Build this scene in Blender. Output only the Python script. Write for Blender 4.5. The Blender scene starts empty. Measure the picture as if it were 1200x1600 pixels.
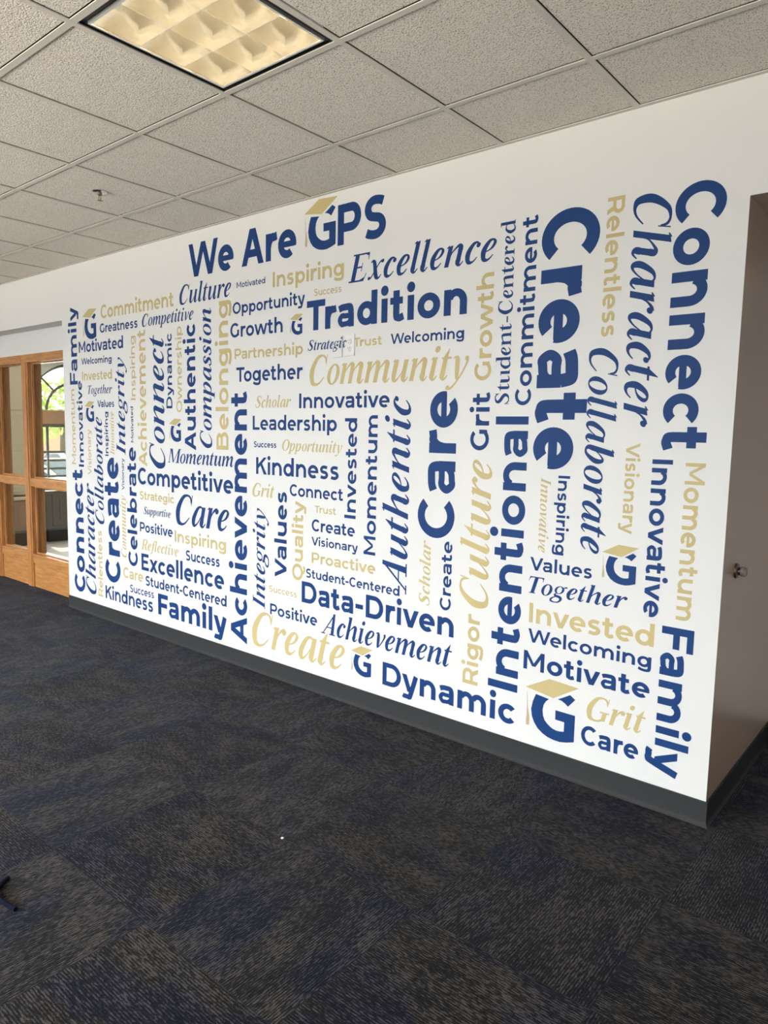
import bpy, bmesh, math, random
from mathutils import Vector, Matrix
from mathutils.geometry import delaunay_2d_cdt
C = bpy.context.scene.collection
SC = bpy.context.scene
R = math.radians
random.seed(7)

# ================================================================ camera, world, sun, daylight, exposure
H = 2.8204                    # ceiling height
cam_d = bpy.data.cameras.new('camera'); cam = bpy.data.objects.new('camera', cam_d); C.objects.link(cam)
cam_d.sensor_fit = 'VERTICAL'; cam_d.sensor_height = 36; cam_d.lens = 1111.07/1600*36
cam_d.clip_start = .02; cam_d.clip_end = 300
rgt = Vector((.76832668, .63973343, .02037758)); fwd = Vector((-.63438898, .76536357, -.10848607)); upv = Vector((-.08499842, .07042543, .99388909))
cam.matrix_world = Matrix(((rgt.x, upv.x, -fwd.x, 0), (rgt.y, upv.y, -fwd.y, 0), (rgt.z, upv.z, -fwd.z, 1.5244), (0, 0, 0, 1)))
SC.camera = cam
SC.view_settings.view_transform = 'Standard'; SC.view_settings.look = 'None'; SC.view_settings.gamma = 1
SC.view_settings.use_curve_mapping = False
SC.view_settings.exposure = 0.10

wd = bpy.data.worlds.new('sky'); SC.world = wd; wd.use_nodes = True
wb = wd.node_tree.nodes['Background']; wb.inputs[0].default_value = (.80, .91, 1, 1); wb.inputs[1].default_value = 4.2

sun_d = bpy.data.lights.new('sun', 'SUN'); sun = bpy.data.objects.new('sun', sun_d); C.objects.link(sun)
sun_d.energy = 12.0; sun_d.angle = R(1); sun_d.color = (1, .95, .86)
sun.rotation_euler = Vector((.62, -.10, -.78)).to_track_quat('-Z', 'Y').to_euler()

def area(name, loc, direction, sx, sy, energy, color, spread=180):
    d = bpy.data.lights.new(name, 'AREA'); o = bpy.data.objects.new(name, d); C.objects.link(o)
    d.shape = 'RECTANGLE'; d.size = sx; d.size_y = sy; d.energy = energy; d.color = color; d.spread = R(spread)
    o.location = loc; o.rotation_euler = Vector(direction).to_track_quat('-Z', 'Y').to_euler()
    return o
SOUTH = -3.6
for wx in (-7.6, -4.3, -1.0):      # daylight at the three unseen south windows, each with an added upward fill
    area('daylight', (wx, SOUTH+.02, 1.65), (0, 1, -.74), 2.5, 1.5, 98, (.78, .92, 1.10), 100)
    area('ceiling_fill', (wx, SOUTH+.03, 1.65), (0, 1, 1.05), 2.5, 1.5, 270, (1, .915, .77), 80)  # added warm fill aimed up to brighten the ceiling, in place of ground bounce
area('daylight', (-9.60, 4.93, 1.6), (1, -.1, -.25), 1.25, 1.5, 95, (.95, .97, 1))

# ================================================================ helpers
def tag(o, label=None, cat=None, group=None, kind=None):
    if label: o['label'] = label
    if cat: o['category'] = cat
    if group: o['group'] = group
    if kind: o['kind'] = kind
    return o
def empty(name, loc):
    o = bpy.data.objects.new(name, None); C.objects.link(o); o.location = loc; o.empty_display_size = .05
    return o
class MB:
    """collects faces in world coordinates; build() links them as ONE mesh object"""
    def __init__(s): s.v = []; s.f = []; s.m = []
    def face(s, pts, mi=0):
        n = len(s.v); s.v += [tuple(p) for p in pts]; s.f.append(tuple(range(n, n+len(pts)))); s.m.append(mi); return s
    def box(s, x0, x1, y0, y1, z0, z1, mi=0, faces=None):
        n = len(s.v)
        s.v += [(x0, y0, z0), (x1, y0, z0), (x1, y1, z0), (x0, y1, z0), (x0, y0, z1), (x1, y0, z1), (x1, y1, z1), (x0, y1, z1)]
        for i, q in enumerate(((0, 3, 2, 1), (4, 5, 6, 7), (0, 1, 5, 4), (1, 2, 6, 5), (2, 3, 7, 6), (3, 0, 4, 7))):
            s.f.append(tuple(n+k for k in q)); s.m.append((faces or {}).get(i, mi))
        return s
    def lathe(s, prof, cx, cy, cz, n=24, axis='z', mi=0):
        b = len(s.v)
        for r, h in prof:
            for i in range(n):
                a = 2*math.pi*i/n; p, q = r*math.cos(a), r*math.sin(a)
                s.v.append((cx+p, cy+q, cz+h) if axis == 'z' else (cx+h, cy+p, cz+q) if axis == 'x' else (cx+q, cy+h, cz+p))
        for k in range(len(prof)-1):
            for i in range(n):
                s.f.append((b+k*n+i, b+k*n+(i+1) % n, b+(k+1)*n+(i+1) % n, b+(k+1)*n+i)); s.m.append(mi)
        for k in (0, len(prof)-1):
            if prof[k][0] > 1e-6: s.f.append(tuple(b+k*n+i for i in range(n))); s.m.append(mi)
        return s
    def tube(s, pts, r, n=8, mi=0, closed=False):
        pts = [Vector(p) for p in pts]; b = len(s.v); m = len(pts)
        for i, p in enumerate(pts):
            t = (pts[min(i+1, m-1)]-pts[max(i-1, 0)]).normalized()
            a = Vector((0, 0, 1)) if abs(t.z) < .9 else Vector((1, 0, 0))
            u = t.cross(a).normalized(); w = t.cross(u)
            for k in range(n):
                g = 2*math.pi*k/n; s.v.append(tuple(p+u*r*math.cos(g)+w*r*math.sin(g)))
        for i in range(m-1):
            for k in range(n):
                s.f.append((b+i*n+k, b+i*n+(k+1) % n, b+(i+1)*n+(k+1) % n, b+(i+1)*n+k)); s.m.append(mi)
        s.f.append(tuple(b+k for k in range(n))); s.m.append(mi)
        s.f.append(tuple(b+(m-1)*n+k for k in range(n))); s.m.append(mi)
        return s
    def build(s, name, mats, parent=None, smooth=False, bevel=0):
        me = bpy.data.meshes.new(name)
        off = Vector(parent.matrix_world.translation) if parent else Vector()
        if parent:
            p = parent; off = Vector()
            while p: off += Vector(p.location); p = p.parent
        me.from_pydata([tuple(Vector(v)-off) for v in s.v], [], s.f)
        for m in (mats if isinstance(mats, (list, tuple)) else [mats]): me.materials.append(m)
        for p, i in zip(me.polygons, s.m): p.material_index = i
        bm = bmesh.new(); bm.from_mesh(me); bmesh.ops.remove_doubles(bm, verts=bm.verts, dist=1e-6)
        bmesh.ops.recalc_face_normals(bm, faces=bm.faces); bm.to_mesh(me); bm.free()
        if smooth:
            for p in me.polygons: p.use_smooth = True
            me.set_sharp_from_angle(angle=R(35))
        o = bpy.data.objects.new(name, me); C.objects.link(o)
        if parent: o.parent = parent
        if bevel:
            b = o.modifiers.new('edge', 'BEVEL'); b.width = bevel; b.segments = 2; b.limit_method = 'ANGLE'
        return o
def struct(o, label, cat): return tag(o, label, cat, None, 'structure')

# ================================================================ materials
def mat(name, col, rough=.6, metal=0, spec=.5, build=None, **kw):
    m = bpy.data.materials.new(name); m.use_nodes = True; nt = m.node_tree; b = nt.nodes['Principled BSDF']
    b.inputs['Base Color'].default_value = (*col, 1); b.inputs['Roughness'].default_value = rough
    b.inputs['Metallic'].default_value = metal; b.inputs['Specular IOR Level'].default_value = spec
    for k, v in kw.items(): b.inputs[k].default_value = v
    if build: build(nt, b)
    return m
def N(nt, t, **kw):
    n = nt.nodes.new(t)
    for k, v in kw.items(): setattr(n, k, v)
    return n
def ma(nt, op, a, b=None, c=None):
    n = nt.nodes.new('ShaderNodeMath'); n.operation = op
    for i, x in enumerate((a, b, c)):
        if x is None: continue
        if isinstance(x, (int, float)): n.inputs[i].default_value = x
        else: nt.links.new(x, n.inputs[i])
    return n.outputs[0]
def mixc(nt, f, a, b):
    n = nt.nodes.new('ShaderNodeMix'); n.data_type = 'RGBA'
    for i, x in ((0, f), (6, a), (7, b)):
        if isinstance(x, tuple): n.inputs[i].default_value = (*x, 1)
        elif isinstance(x, (int, float)): n.inputs[i].default_value = x
        else: nt.links.new(x, n.inputs[i])
    return n.outputs[2]
def noise(nt, vec, scale, detail=2, rough=.5):
    n = nt.nodes.new('ShaderNodeTexNoise'); n.inputs['Scale'].default_value = scale; n.inputs['Detail'].default_value = detail; n.inputs['Roughness'].default_value = rough
    if vec is not None: nt.links.new(vec, n.inputs['Vector'])
    return n.outputs[0]
def xyz(nt, a, b, c):
    n = nt.nodes.new('ShaderNodeCombineXYZ')
    for i, x in enumerate((a, b, c)):
        if isinstance(x, (int, float)): n.inputs[i].default_value = x
        else: nt.links.new(x, n.inputs[i])
    return n.outputs[0]
def obj_xyz(nt):
    t = nt.nodes.new('ShaderNodeTexCoord'); s = nt.nodes.new('ShaderNodeSeparateXYZ'); nt.links.new(t.outputs['Object'], s.inputs[0])
    return t.outputs['Object'], s.outputs
def ramp(nt, f, stops):
    n = nt.nodes.new('ShaderNodeValToRGB'); e = n.color_ramp.elements
    while len(e) < len(stops): e.new(.5)
    for el, (p, c) in zip(e, stops): el.position = p; el.color = (*c, 1)
    nt.links.new(f, n.inputs[0]); return n.outputs[0]
def bump(nt, b, h, strength, dist):
    n = nt.nodes.new('ShaderNodeBump'); n.inputs['Strength'].default_value = strength; n.inputs['Distance'].default_value = dist
    nt.links.new(h, n.inputs['Height']); nt.links.new(n.outputs[0], b.inputs['Normal'])

def wall_nodes(nt, b):        # rolled paint: a faint orange peel
    v, _ = obj_xyz(nt)
    bump(nt, b, noise(nt, v, 170, 2), .10, .002)
PAINT = mat('white_paint', (.70, .685, .65), .55, spec=.35, build=wall_nodes)
TAUPE = mat('taupe_wall', (.42, .31, .24), .35, spec=.45, build=wall_nodes)  # one even brown-taupe for the alcove side, soffit and wall end
BEIGE = mat('beige_paint', (.66, .62, .53), .7, build=wall_nodes)
GREYW = mat('backlit_grey', (.50, .48, .43), .7, build=wall_nodes)  # backlit office wall: its shade is put into the greyer colour

def tile_nodes(nt, b):        # fissured mineral-fibre board: pebbled, with small dark pin holes
    v, s = obj_xyz(nt)
    n1 = noise(nt, v, 150, 3, .6); n2 = noise(nt, v, 230, 2, .6); n3 = noise(nt, v, 1.2, 2)
    f = ramp(nt, n2, [(.345, (0, 0, 0)), (.43, (1, 1, 1))])
    base = mixc(nt, n3, (.885, .82, .735), (.93, .865, .78))
    nt.links.new(mixc(nt, f, (.27, .225, .175), base), b.inputs['Base Color'])
    bump(nt, b, n1, 1.0, .009)
TILE = mat('ceiling_board', (.62, .58, .52), .95, spec=.1, build=tile_nodes)
TEE = mat('grid_metal', (.66, .61, .54), .45)
GAP = mat('plenum_dark', (.02, .02, .02), .9)

CT = .5955; CX0, CY0 = -.672, 1.722       # carpet tile pitch and one corner
def carpet_nodes(nt, b):
    v, s = obj_xyz(nt)
    tx = ma(nt, 'DIVIDE', ma(nt, 'SUBTRACT', s[0], CX0), CT); ty = ma(nt, 'DIVIDE', ma(nt, 'SUBTRACT', s[1], CY0), CT)
    ix = ma(nt, 'FLOOR', tx); iy = ma(nt, 'FLOOR', ty); par = ma(nt, 'FLOORED_MODULO', ma(nt, 'ADD', ix, iy), 2)
    inv = ma(nt, 'SUBTRACT', 1, par)
    ac = ma(nt, 'ADD', ma(nt, 'MULTIPLY', s[0], par), ma(nt, 'MULTIPLY', s[1], inv))
    al = ma(nt, 'ADD', ma(nt, 'MULTIPLY', s[1], par), ma(nt, 'MULTIPLY', s[0], inv))
    wn = nt.nodes.new('ShaderNodeTexWhiteNoise'); wn.noise_dimensions = '2D'; nt.links.new(xyz(nt, ix, iy, 0), wn.inputs['Vector'])
    tid = ma(nt, 'MULTIPLY', wn.outputs['Value'], 40)
    yarn = noise(nt, xyz(nt, ma(nt, 'MULTIPLY', ac, 210), ma(nt, 'MULTIPLY', al, 48), tid), 1, 2, .65)
    cloud = noise(nt, xyz(nt, ma(nt, 'MULTIPLY', ac, 13), ma(nt, 'MULTIPLY', al, 5), tid), 1, 3, .6)
    blot = noise(nt, xyz(nt, ma(nt, 'MULTIPLY', ac, 5.5), ma(nt, 'MULTIPLY', al, 2.6), ma(nt, 'ADD', tid, 9)), 1, 3, .55)
    rib = ma(nt, 'MULTIPLY', ma(nt, 'SINE', ma(nt, 'MULTIPLY', ac, 2*math.pi/.0085)), .09)
    val = ma(nt, 'ADD', ma(nt, 'ADD', yarn, rib), ma(nt, 'MULTIPLY', ma(nt, 'SUBTRACT', cloud, .5), .40))
    grey = ramp(nt, val, [(.38, (.0034, .0032, .0031)), (.52, (.0118, .0105, .0097)), (.66, (.056, .050, .046))])
    navy = ramp(nt, val, [(.40, (.0020, .0023, .0055)), (.54, (.0054, .0058, .0135)), (.68, (.044, .041, .047))])
    f = ramp(nt, blot, [(.47, (0, 0, 0)), (.60, (1, 1, 1))])
    col = mixc(nt, f, grey, navy)
    fx = ma(nt, 'ABSOLUTE', ma(nt, 'SUBTRACT', ma(nt, 'FRACT', tx), .5)); fy = ma(nt, 'ABSOLUTE', ma(nt, 'SUBTRACT', ma(nt, 'FRACT', ty), .5))
    seam = ma(nt, 'GREATER_THAN', ma(nt, 'MAXIMUM', fx, fy), .4962)
    col = mixc(nt, ma(nt, 'MULTIPLY', seam, .55), col, (.008, .008, .010))
    nt.links.new(col, b.inputs['Base Color'])
    bump(nt, b, ma(nt, 'ADD', yarn, rib), .8, .004)
CARPET = mat('carpet_tile', (.04, .04, .045), .95, spec=.08, build=carpet_nodes)
CARPET.node_tree.nodes['Principled BSDF'].inputs['Sheen Weight'].default_value = .05
CARPET.node_tree.nodes['Principled BSDF'].inputs['Sheen Tint'].default_value = (.75, .82, 1, 1)

def oak_nodes(nt, b):
    v, s = obj_xyz(nt)
    g = noise(nt, xyz(nt, ma(nt, 'MULTIPLY', s[0], 6), ma(nt, 'MULTIPLY', s[1], 40), ma(nt, 'MULTIPLY', s[2], 55)), 1, 4, .65)
    nt.links.new(ramp(nt, g, [(.30, (.30, .125, .036)), (.55, (.47, .215, .068)), (.75, (.56, .285, .105))]), b.inputs['Base Color'])
OAK = mat('oak', (.46, .21, .07), .38, build=oak_nodes)
def oakv_nodes(nt, b):
    v, s = obj_xyz(nt)
    g = noise(nt, xyz(nt, ma(nt, 'MULTIPLY', s[0], 60), ma(nt, 'MULTIPLY', s[1], 40), ma(nt, 'MULTIPLY', s[2], 4)), 1, 4, .65)
    nt.links.new(ramp(nt, g, [(.30, (.29, .118, .034)), (.55, (.44, .195, .062)), (.75, (.54, .27, .10))]), b.inputs['Base Color'])
OAKV = mat('oak_upright', (.44, .2, .065), .38, build=oakv_nodes)
def plank_nodes(nt, b):
    v, s = obj_xyz(nt)
    g = noise(nt, xyz(nt, ma(nt, 'MULTIPLY', s[0], 22), ma(nt, 'MULTIPLY', s[1], 3), 0), 1, 3, .6)
    nt.links.new(ramp(nt, g, [(.3, (.24, .20, .17)), (.7, (.46, .41, .36))]), b.inputs['Base Color'])
PLANK = mat('plank_floor', (.35, .3, .26), .4, build=plank_nodes)
DKWOOD = mat('dark_wood', (.075, .050, .036), .5)
MIDWOOD = mat('cabinet_wood', (.30, .16, .07), .5)
CREAM = mat('cream_laminate', (.62, .53, .37), .6)
BASEM = mat('rubber_base', (.029, .0298, .0305), .6, spec=.15)
NAVY = mat('navy_vinyl', (.008, .041, .150), .55, spec=.18)
GOLD = mat('gold_vinyl', (.50, .405, .185), .55, spec=.22)
TASS = mat('tan_vinyl', (.47, .37, .21), .5, spec=.4)
BLACK = mat('black_metal', (.012, .012, .012), .5)
BRONZE = mat('bronze_frame', (.045, .036, .030), .5)
CHROME = mat('chrome', (.62, .60, .56), .22, metal=1)
DKCHROME = mat('aged_brass', (.20, .16, .12), .35, metal=1)
RUBBER = mat('grey_rubber', (.20, .17, .145), .6)
PLATE = mat('white_plastic', (.70, .685, .65), .4)
SLOT = mat('slot_dark', (.08, .075, .07), .6)
SILVER = mat('satin_aluminium', (.72, .70, .66), .35, metal=.8)
LOUV = mat('louver_aluminium', (.92, .88, .80), .13, metal=.9)
REFL = mat('white_enamel', (.82, .80, .75), .5)
TUBE = mat('warm_tube', (1, .9, .7), .5); _b = TUBE.node_tree.nodes['Principled BSDF']
_b.inputs['Emission Color'].default_value = (1, .83, .50, 1); _b.inputs['Emission Strength'].default_value = 44
WHITE = mat('white_enamel_gloss', (.85, .85, .85), .25); SILVERC = mat('silver_car_paint', (.55, .57, .6), .25); REDL = mat('red_lens', (.5, .02, .02), .3)
CARGL = mat('dark_glass', (.03, .035, .04), .1); TYRE = mat('tyre_rubber', (.02, .02, .02), .8)
ASPH = mat('pale_asphalt', (.42, .42, .42), .9); BRICK = mat('tan_brick', (.62, .36, .22), .9); ROOFM = mat('brown_roof', (.22, .12, .08), .9)
BARK = mat('bark', (.13, .09, .06), .9)
def leaf_nodes(nt, b):
    v, s = obj_xyz(nt)
    nt.links.new(ramp(nt, noise(nt, v, 3, 3), [(.35, (.26, .36, .05)), (.65, (.58, .66, .16))]), b.inputs['Base Color'])
LEAF = mat('leaves', (.3, .4, .06), .8, build=leaf_nodes)
CORDM = mat('navy_cord', (.003, .004, .014), .9, spec=.1)
PAPER = mat('paper', (.75, .73, .7), .8)
def glass(name, tint):
    m = bpy.data.materials.new(name); m.use_nodes = True; nt = m.node_tree; nt.nodes.clear()
    o = nt.nodes.new('ShaderNodeOutputMaterial'); mx = nt.nodes.new('ShaderNodeMixShader'); t = nt.nodes.new('ShaderNodeBsdfTransparent'); g = nt.nodes.new('ShaderNodeBsdfGlossy'); lw = nt.nodes.new('ShaderNodeLayerWeight'); lw.inputs[0].default_value = .5
    fz = ma(nt, 'ADD', ma(nt, 'MULTIPLY', ma(nt, 'POWER', lw.outputs['Facing'], 5), .6), .02)
    t.inputs[0].default_value = (*tint, 1); g.inputs['Roughness'].default_value = .01
    nt.links.new(fz, mx.inputs[0]); nt.links.new(t.outputs[0], mx.inputs[1]); nt.links.new(g.outputs[0], mx.inputs[2]); nt.links.new(mx.outputs[0], o.inputs[0])
    return m
GLASS = glass('clear_glass', (.93, .95, .92))


# ---------------------------------------------------------------- lettering: every glyph is a list of polygons drawn in a 700-unit cap height
def cat(pts, n=7, closed=False):
    out = []; m = len(pts)
    if m == 2: return [tuple(pts[0]), tuple(pts[1])]
    rng = range(m) if closed else range(m - 1)
    for i in rng:
        if closed: p0, p1, p2, p3 = pts[(i-1) % m], pts[i], pts[(i+1) % m], pts[(i+2) % m]
        else: p0, p1, p2, p3 = pts[max(i-1, 0)], pts[i], pts[i+1], pts[min(i+2, m-1)]
        for k in range(n):
            t = k/n
            out.append(tuple(.5*((2*b)+(c-a)*t+(2*a-5*b+4*c-d)*t*t+(3*b-a-3*c+d)*t**3) for a, b, c, d in zip(p0, p1, p2, p3)))
    out.append(tuple(pts[0]) if closed else tuple(pts[-1]))
    return out
def strip(L, Rr): return [[L[i], L[i+1], Rr[i+1], Rr[i]] for i in range(len(L)-1)]
def stroke(pts, w=None, n=7, closed=False):
    """pts (x, y, width) or (x, y) with w a width or a function of the travel angle"""
    c = cat(pts, n, closed); L = []; Rr = []
    for i, p in enumerate(c):
        a = c[max(i-1, 0)]; b = c[min(i+1, len(c)-1)]
        if closed and i in (0, len(c)-1): a, b = c[-2], c[1]
        dx, dy = b[0]-a[0], b[1]-a[1]; l = math.hypot(dx, dy) or 1; dx /= l; dy /= l
        h = (p[2] if w is None else (w(math.atan2(dy, dx)) if callable(w) else w))/2
        L.append((p[0]-dy*h, p[1]+dx*h)); Rr.append((p[0]+dy*h, p[1]-dx*h))
    return strip(L, Rr)
def rect(x0, y0, x1, y1): return [[(x0, y0), (x1, y0), (x1, y1), (x0, y1)]]
def dg(x0, y0, x1, y1, th, th1=None):
    h = th/2; k = (th if th1 is None else th1)/2
    return [[(x0-h, y0), (x0+h, y0), (x1+k, y1), (x1-k, y1)]]
def ring(cx, cy, rx, ry, sx, sy, a0=0, a1=360, n=40):
    o = []; q = []
    m = max(6, int(n*abs(a1-a0)/360))
    for i in range(m+1):
        t = math.radians(a0+(a1-a0)*i/m); c, s = math.cos(t), math.sin(t)
        o.append((cx+rx*c, cy+ry*s)); q.append((cx+(rx-sx)*c, cy+(ry-sy)*s))
    return strip(o, q)
def disc(cx, cy, r, n=18, ry=None):
    ry = ry or r
    return [[(cx+r*math.cos(2*math.pi*i/n), cy+ry*math.sin(2*math.pi*i/n)) for i in range(n)]]
def bowl(x0, xr, y0, y1, s, t):
    r = (y1-y0)/2; rx = min(r*1.05, xr-x0-40); cx = xr-rx
    return rect(x0, y0, cx, y0+t) + rect(x0, y1-t, cx, y1) + ring(cx, (y0+y1)/2, rx, r, s, t, -90, 90)

R_ = math.radians
def sans(ch, s):
    """geometric sans; s is the stem"""
    t = s*.87; th = s*1.06; d = s-150
    w = lambda a: math.hypot(s*math.sin(a), t*math.cos(a))
    X = 518; X2 = X+9; B = -10
    def arch(x0, x1, s=s):      # an n arch whose legs stand at x0 (left edge of the stem) and x1 (right edge)
        cx = (x0+x1)/2+s*.10; rx = x1-cx; cy = X2-min(rx*.98, 262); ry = X2-cy
        return ring(cx, cy, rx, ry, s, t, 0, 160) + rect(x1-s, 0, x1, cy+2)
    if ch == 'A': return 776, dg(6+th/2, 0, 388-th*.06, 700, th) + dg(770-th/2, 0, 388+th*.06, 700, th) + rect(150, 150, 626, 150+t)
    if ch == 'B': return 765, rect(70, 0, 70+s, 700) + bowl(70+s-2, 668, 335, 700, s, t*.95) + bowl(70+s-2, 712, 0, 335+t*.95, s, t*.95)
    if ch == 'C': return 731, ring(406, 350, 366, 362, s, t, 44, 316)
    if ch == 'D': return 830, rect(70, 0, 70+s, 700) + bowl(70+s-2, 790, 0, 700, s, t)
    if ch == 'E': return 665, rect(70, 0, 70+s, 700) + rect(70, 0, 616, t) + rect(70, 700-t, 600, 700) + rect(70, 295, 550, 295+t*.95)
    if ch == 'F': return 640, rect(70, 0, 70+s, 700) + rect(70, 700-t, 600, 700) + rect(70, 255, 556, 255+t)
    if ch == 'G': return 785, ring(406, 350, 366, 362, s, t, 44, 316) + rect(715-s*.93, 84, 715, 366) + dg(715-s*.46, 84, 640-s*.2, 60, s*.93, s*.8)
    if ch == 'I': return 70+s+70, rect(70, 0, 70+s, 700)
    if ch == 'K':
        return 745, rect(70, 0, 70+s, 700) + [[(70+s*.7, 205), (70+s*.7, 205+s*1.25), (548, 700), (548+th*1.15, 700)]] + [[(330, 390), (330+s*.65, 390+s*.62), (742, 0), (742-th*1.2, 0)]]
    if ch == 'L': return 610, rect(70, 0, 70+s, 700) + rect(70, 0, 585, t)
    if ch == 'M':
        m = 480; return 960, rect(70, 0, 70+s*.92, 700) + rect(890-s*.92, 0, 890, 700) + [[(70, 700), (70+s*.86, 700), (m+s*.43, 150), (m-s*.43, 150)], [(890, 700), (890-s*.86, 700), (m-s*.43, 150), (m+s*.43, 150)]]
    if ch == 'O': return 866, ring(433, 350, 394, 362, s, t)
    if ch == 'P': return 735, rect(70, 0, 70+s, 700) + bowl(70+s-2, 700, 215, 700, s, t)
    if ch == 'Q': return 866, ring(433, 350, 394, 362, s, t) + stroke([(400, 30), (460, -60), (560, -112), (660, -105), (740, -50)], t*.85)
    if ch == 'R': return 750, rect(70, 0, 70+s, 700) + bowl(70+s-2, 700, 225, 700, s, t) + [[(370, 300), (370+th*1.2, 300), (716, 0), (716-th*1.12, 0)]]
    if ch in 'Ss':              # two stacked bowls joined by a spine
        h = s/2; k = t/2
        x0, x1, top, bot, mid, cx = (58, 606, 712, -12, 354, 326) if ch == 'S' else (56, 494, X2, -9, 264, 270)
        yt, yb = (top-k+mid)/2, (mid+bot+k)/2; ra = (top-k-mid)/2; rb = (mid-bot-k)/2
        up = [(cx+((cx-x0-h) if q > 90 else (x1-cx)*1.0)*math.cos(R_(q)), yt+ra*math.sin(R_(q))) for q in (44, 62, 90, 120, 150, 180, 210, 240)]
        dn = [(cx+((x1-h-cx) if q > -90 else (cx-x0)*1.06)*math.cos(R_(q)), yb+rb*math.sin(R_(q))) for q in (60, 30, 0, -30, -60, -90, -118, -138)]
        return (662 if ch == 'S' else 545), stroke(up+dn, lambda a: (1 if ch == 'S' else .95)*w(a), 5)
    if ch == 'T': return 645, rect(8, 700-t, 637, 700) + rect(322-s/2, 0, 322+s/2, 700)
    if ch == 'V': return 756, dg(th/2-2, 700, 378+th*.02, 0, th) + dg(758-th/2, 700, 378-th*.02, 0, th)
    if ch == 'W':
        q = th*.92; return 1190, dg(12+q/2, 700, 318, 0, q) + dg(600, 700, 318, 0, q) + dg(600, 700, 872, 0, q) + dg(1178-q/2, 700, 872, 0, q)
    if ch == 'a':
        x = 566; return 628, rect(x-s, 0, x, 318) + stroke([(88, 462-t*.35), (180, 517-t*.5), (305, X2-t/2), (440-s*.1, 497-t*.3), (x-s*.62, 415), (x-s/2, 310)], w, 6) + \
            stroke([(x-s*.5, 318-t*.40), (290, 320-t*.45), (150+s*.2, 300-t*.3), (40+s*.45, 162), (150+s*.2, 15+t*.32), (260, -9+t/2), (380, 30+t*.35), (x-s*.55, 150)], lambda a: (.97-max(0, s-110)*.0028)*w(a), 7)
    if ch == 'b': return 705, rect(62, 0, 62+s, 742) + ring(383, 254, 285, 264, s, t)
    if ch == 'c': return 585, ring(322, 254, 288, 264, s, t, 42, 318)
    if ch == 'd': return 705, rect(643-s, 0, 643, 742) + ring(322, 254, 285, 264, s, t)
    if ch == 'e': return 640, ring(322, 254, 288, 264, s, t, -math.degrees(math.asin(t*.40/264)), 309) + rect(34+s*.6, 254-t*.40, 609-s*.25, 254+t*.34)
    if ch == 'g': return 715, ring(322, 262, 285, 256, s, t) + rect(648-s, 30, 648, X) + stroke([(648-s/2, 60), (640-s/2, -40), (560-s*.2, -150+t*.3), (400, -202+t/2), (230, -185+t/2), (95, -130+t/2)], w)
    if ch == 'h': return 698, rect(62, 0, 62+s, 742) + arch(62, 638)
    if ch == 'i': return 124+s, rect(62, 0, 62+s, X) + disc(62+s/2, 686, s*.62)
    if ch == 'l': return 124+s, rect(62, 0, 62+s, 742)
    if ch == 'm': return 1060, rect(62, 0, 62+s, X) + arch(62, 531+s/2) + arch(531-s/2, 1000)
    if ch == 'n': return 698, rect(62, 0, 62+s, X) + arch(62, 638)
    if ch == 'o': return 664, ring(332, 254, 298, 264, s, t)
    if ch == 'p': return 705, rect(62, -194, 62+s, X) + ring(383, 254, 285, 264, s, t)
    if ch == 'r': return 445, rect(62, 0, 62+s, X) + stroke([(62+s*.5, 230), (62+s*.72, 350), (62+s*1.25, 440), (330, X2-t*.62), (428, X2-t*.5)], lambda a: max(w(a), s*.9), 7)
    if ch == 't': return 440, rect(100, 150, 100+s, 658) + stroke([(100+s/2, 170), (108+s/2, 95), (165+s*.4, 25+t*.35), (290, -8+t/2), (395, 28+t/2)], lambda a: .98*w(a)) + rect(12, X-t*.98, 372, X-4)
    if ch == 'u':
        x1 = 636; cx = (62+x1)/2-s*.06; rx = cx-62; return 698, rect(x1-s, 0, x1, X) + rect(62, 240, 62+s, X) + ring(cx, -9+262, rx, 262, s, t, 180, 340)
    if ch == 'v': return 602, dg(th/2-2, X, 300, 0, th) + dg(604-th/2, X, 302, 0, th)
    if ch == 'w':
        q = th*.9; return 950, dg(6+q/2, X, 262, 0, q) + dg(476, X, 262, 0, q) + dg(476, X, 690, 0, q) + dg(944-q/2, X, 690, 0, q)
    if ch == 'x': return 610, dg(12+th*.55, 0, 592-th*.55, X, th*1.1) + dg(12+th*.55, X, 592-th*.55, 0, th*1.1)
    if ch == 'y': return 602, dg(th/2-2, X, 302, 10, th) + stroke([(604-th/2, X+2), (330, -60), (280, -140), (200, -202+t*.5), (105, -190+t*.4), (48, -160+t*.35)], w, 6)
    if ch == '-': return 415, rect(45, 205, 370, 205+t)
    if ch == ' ': return 260, []
    raise KeyError(ch)
KERN = {('T','r'):-70, ('T','o'):-85, ('W','e'):-40, ('V','a'):-50, ('V','i'):-20, ('A','c'):-15, ('A','u'):-10, ('F','a'):-35, ('K','i'):-10, ('P','o'):-15, ('r','a'):-15, ('r','o'):-10, ('r','e'):-10, ('v','a'):-10, ('v','e'):-10, ('a','t'):-5, ('r','y'):5, ('t','y'):-5, ('P','a'):-30, ('R','e'):-5, ('r','t'):0, ('w','t'):-10, ('o','w'):-10, ('r','s'):-8, ('-','C'):-15, ('t','-'):-20, ('a','-'):-10, ('x','c'):-10}

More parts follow.
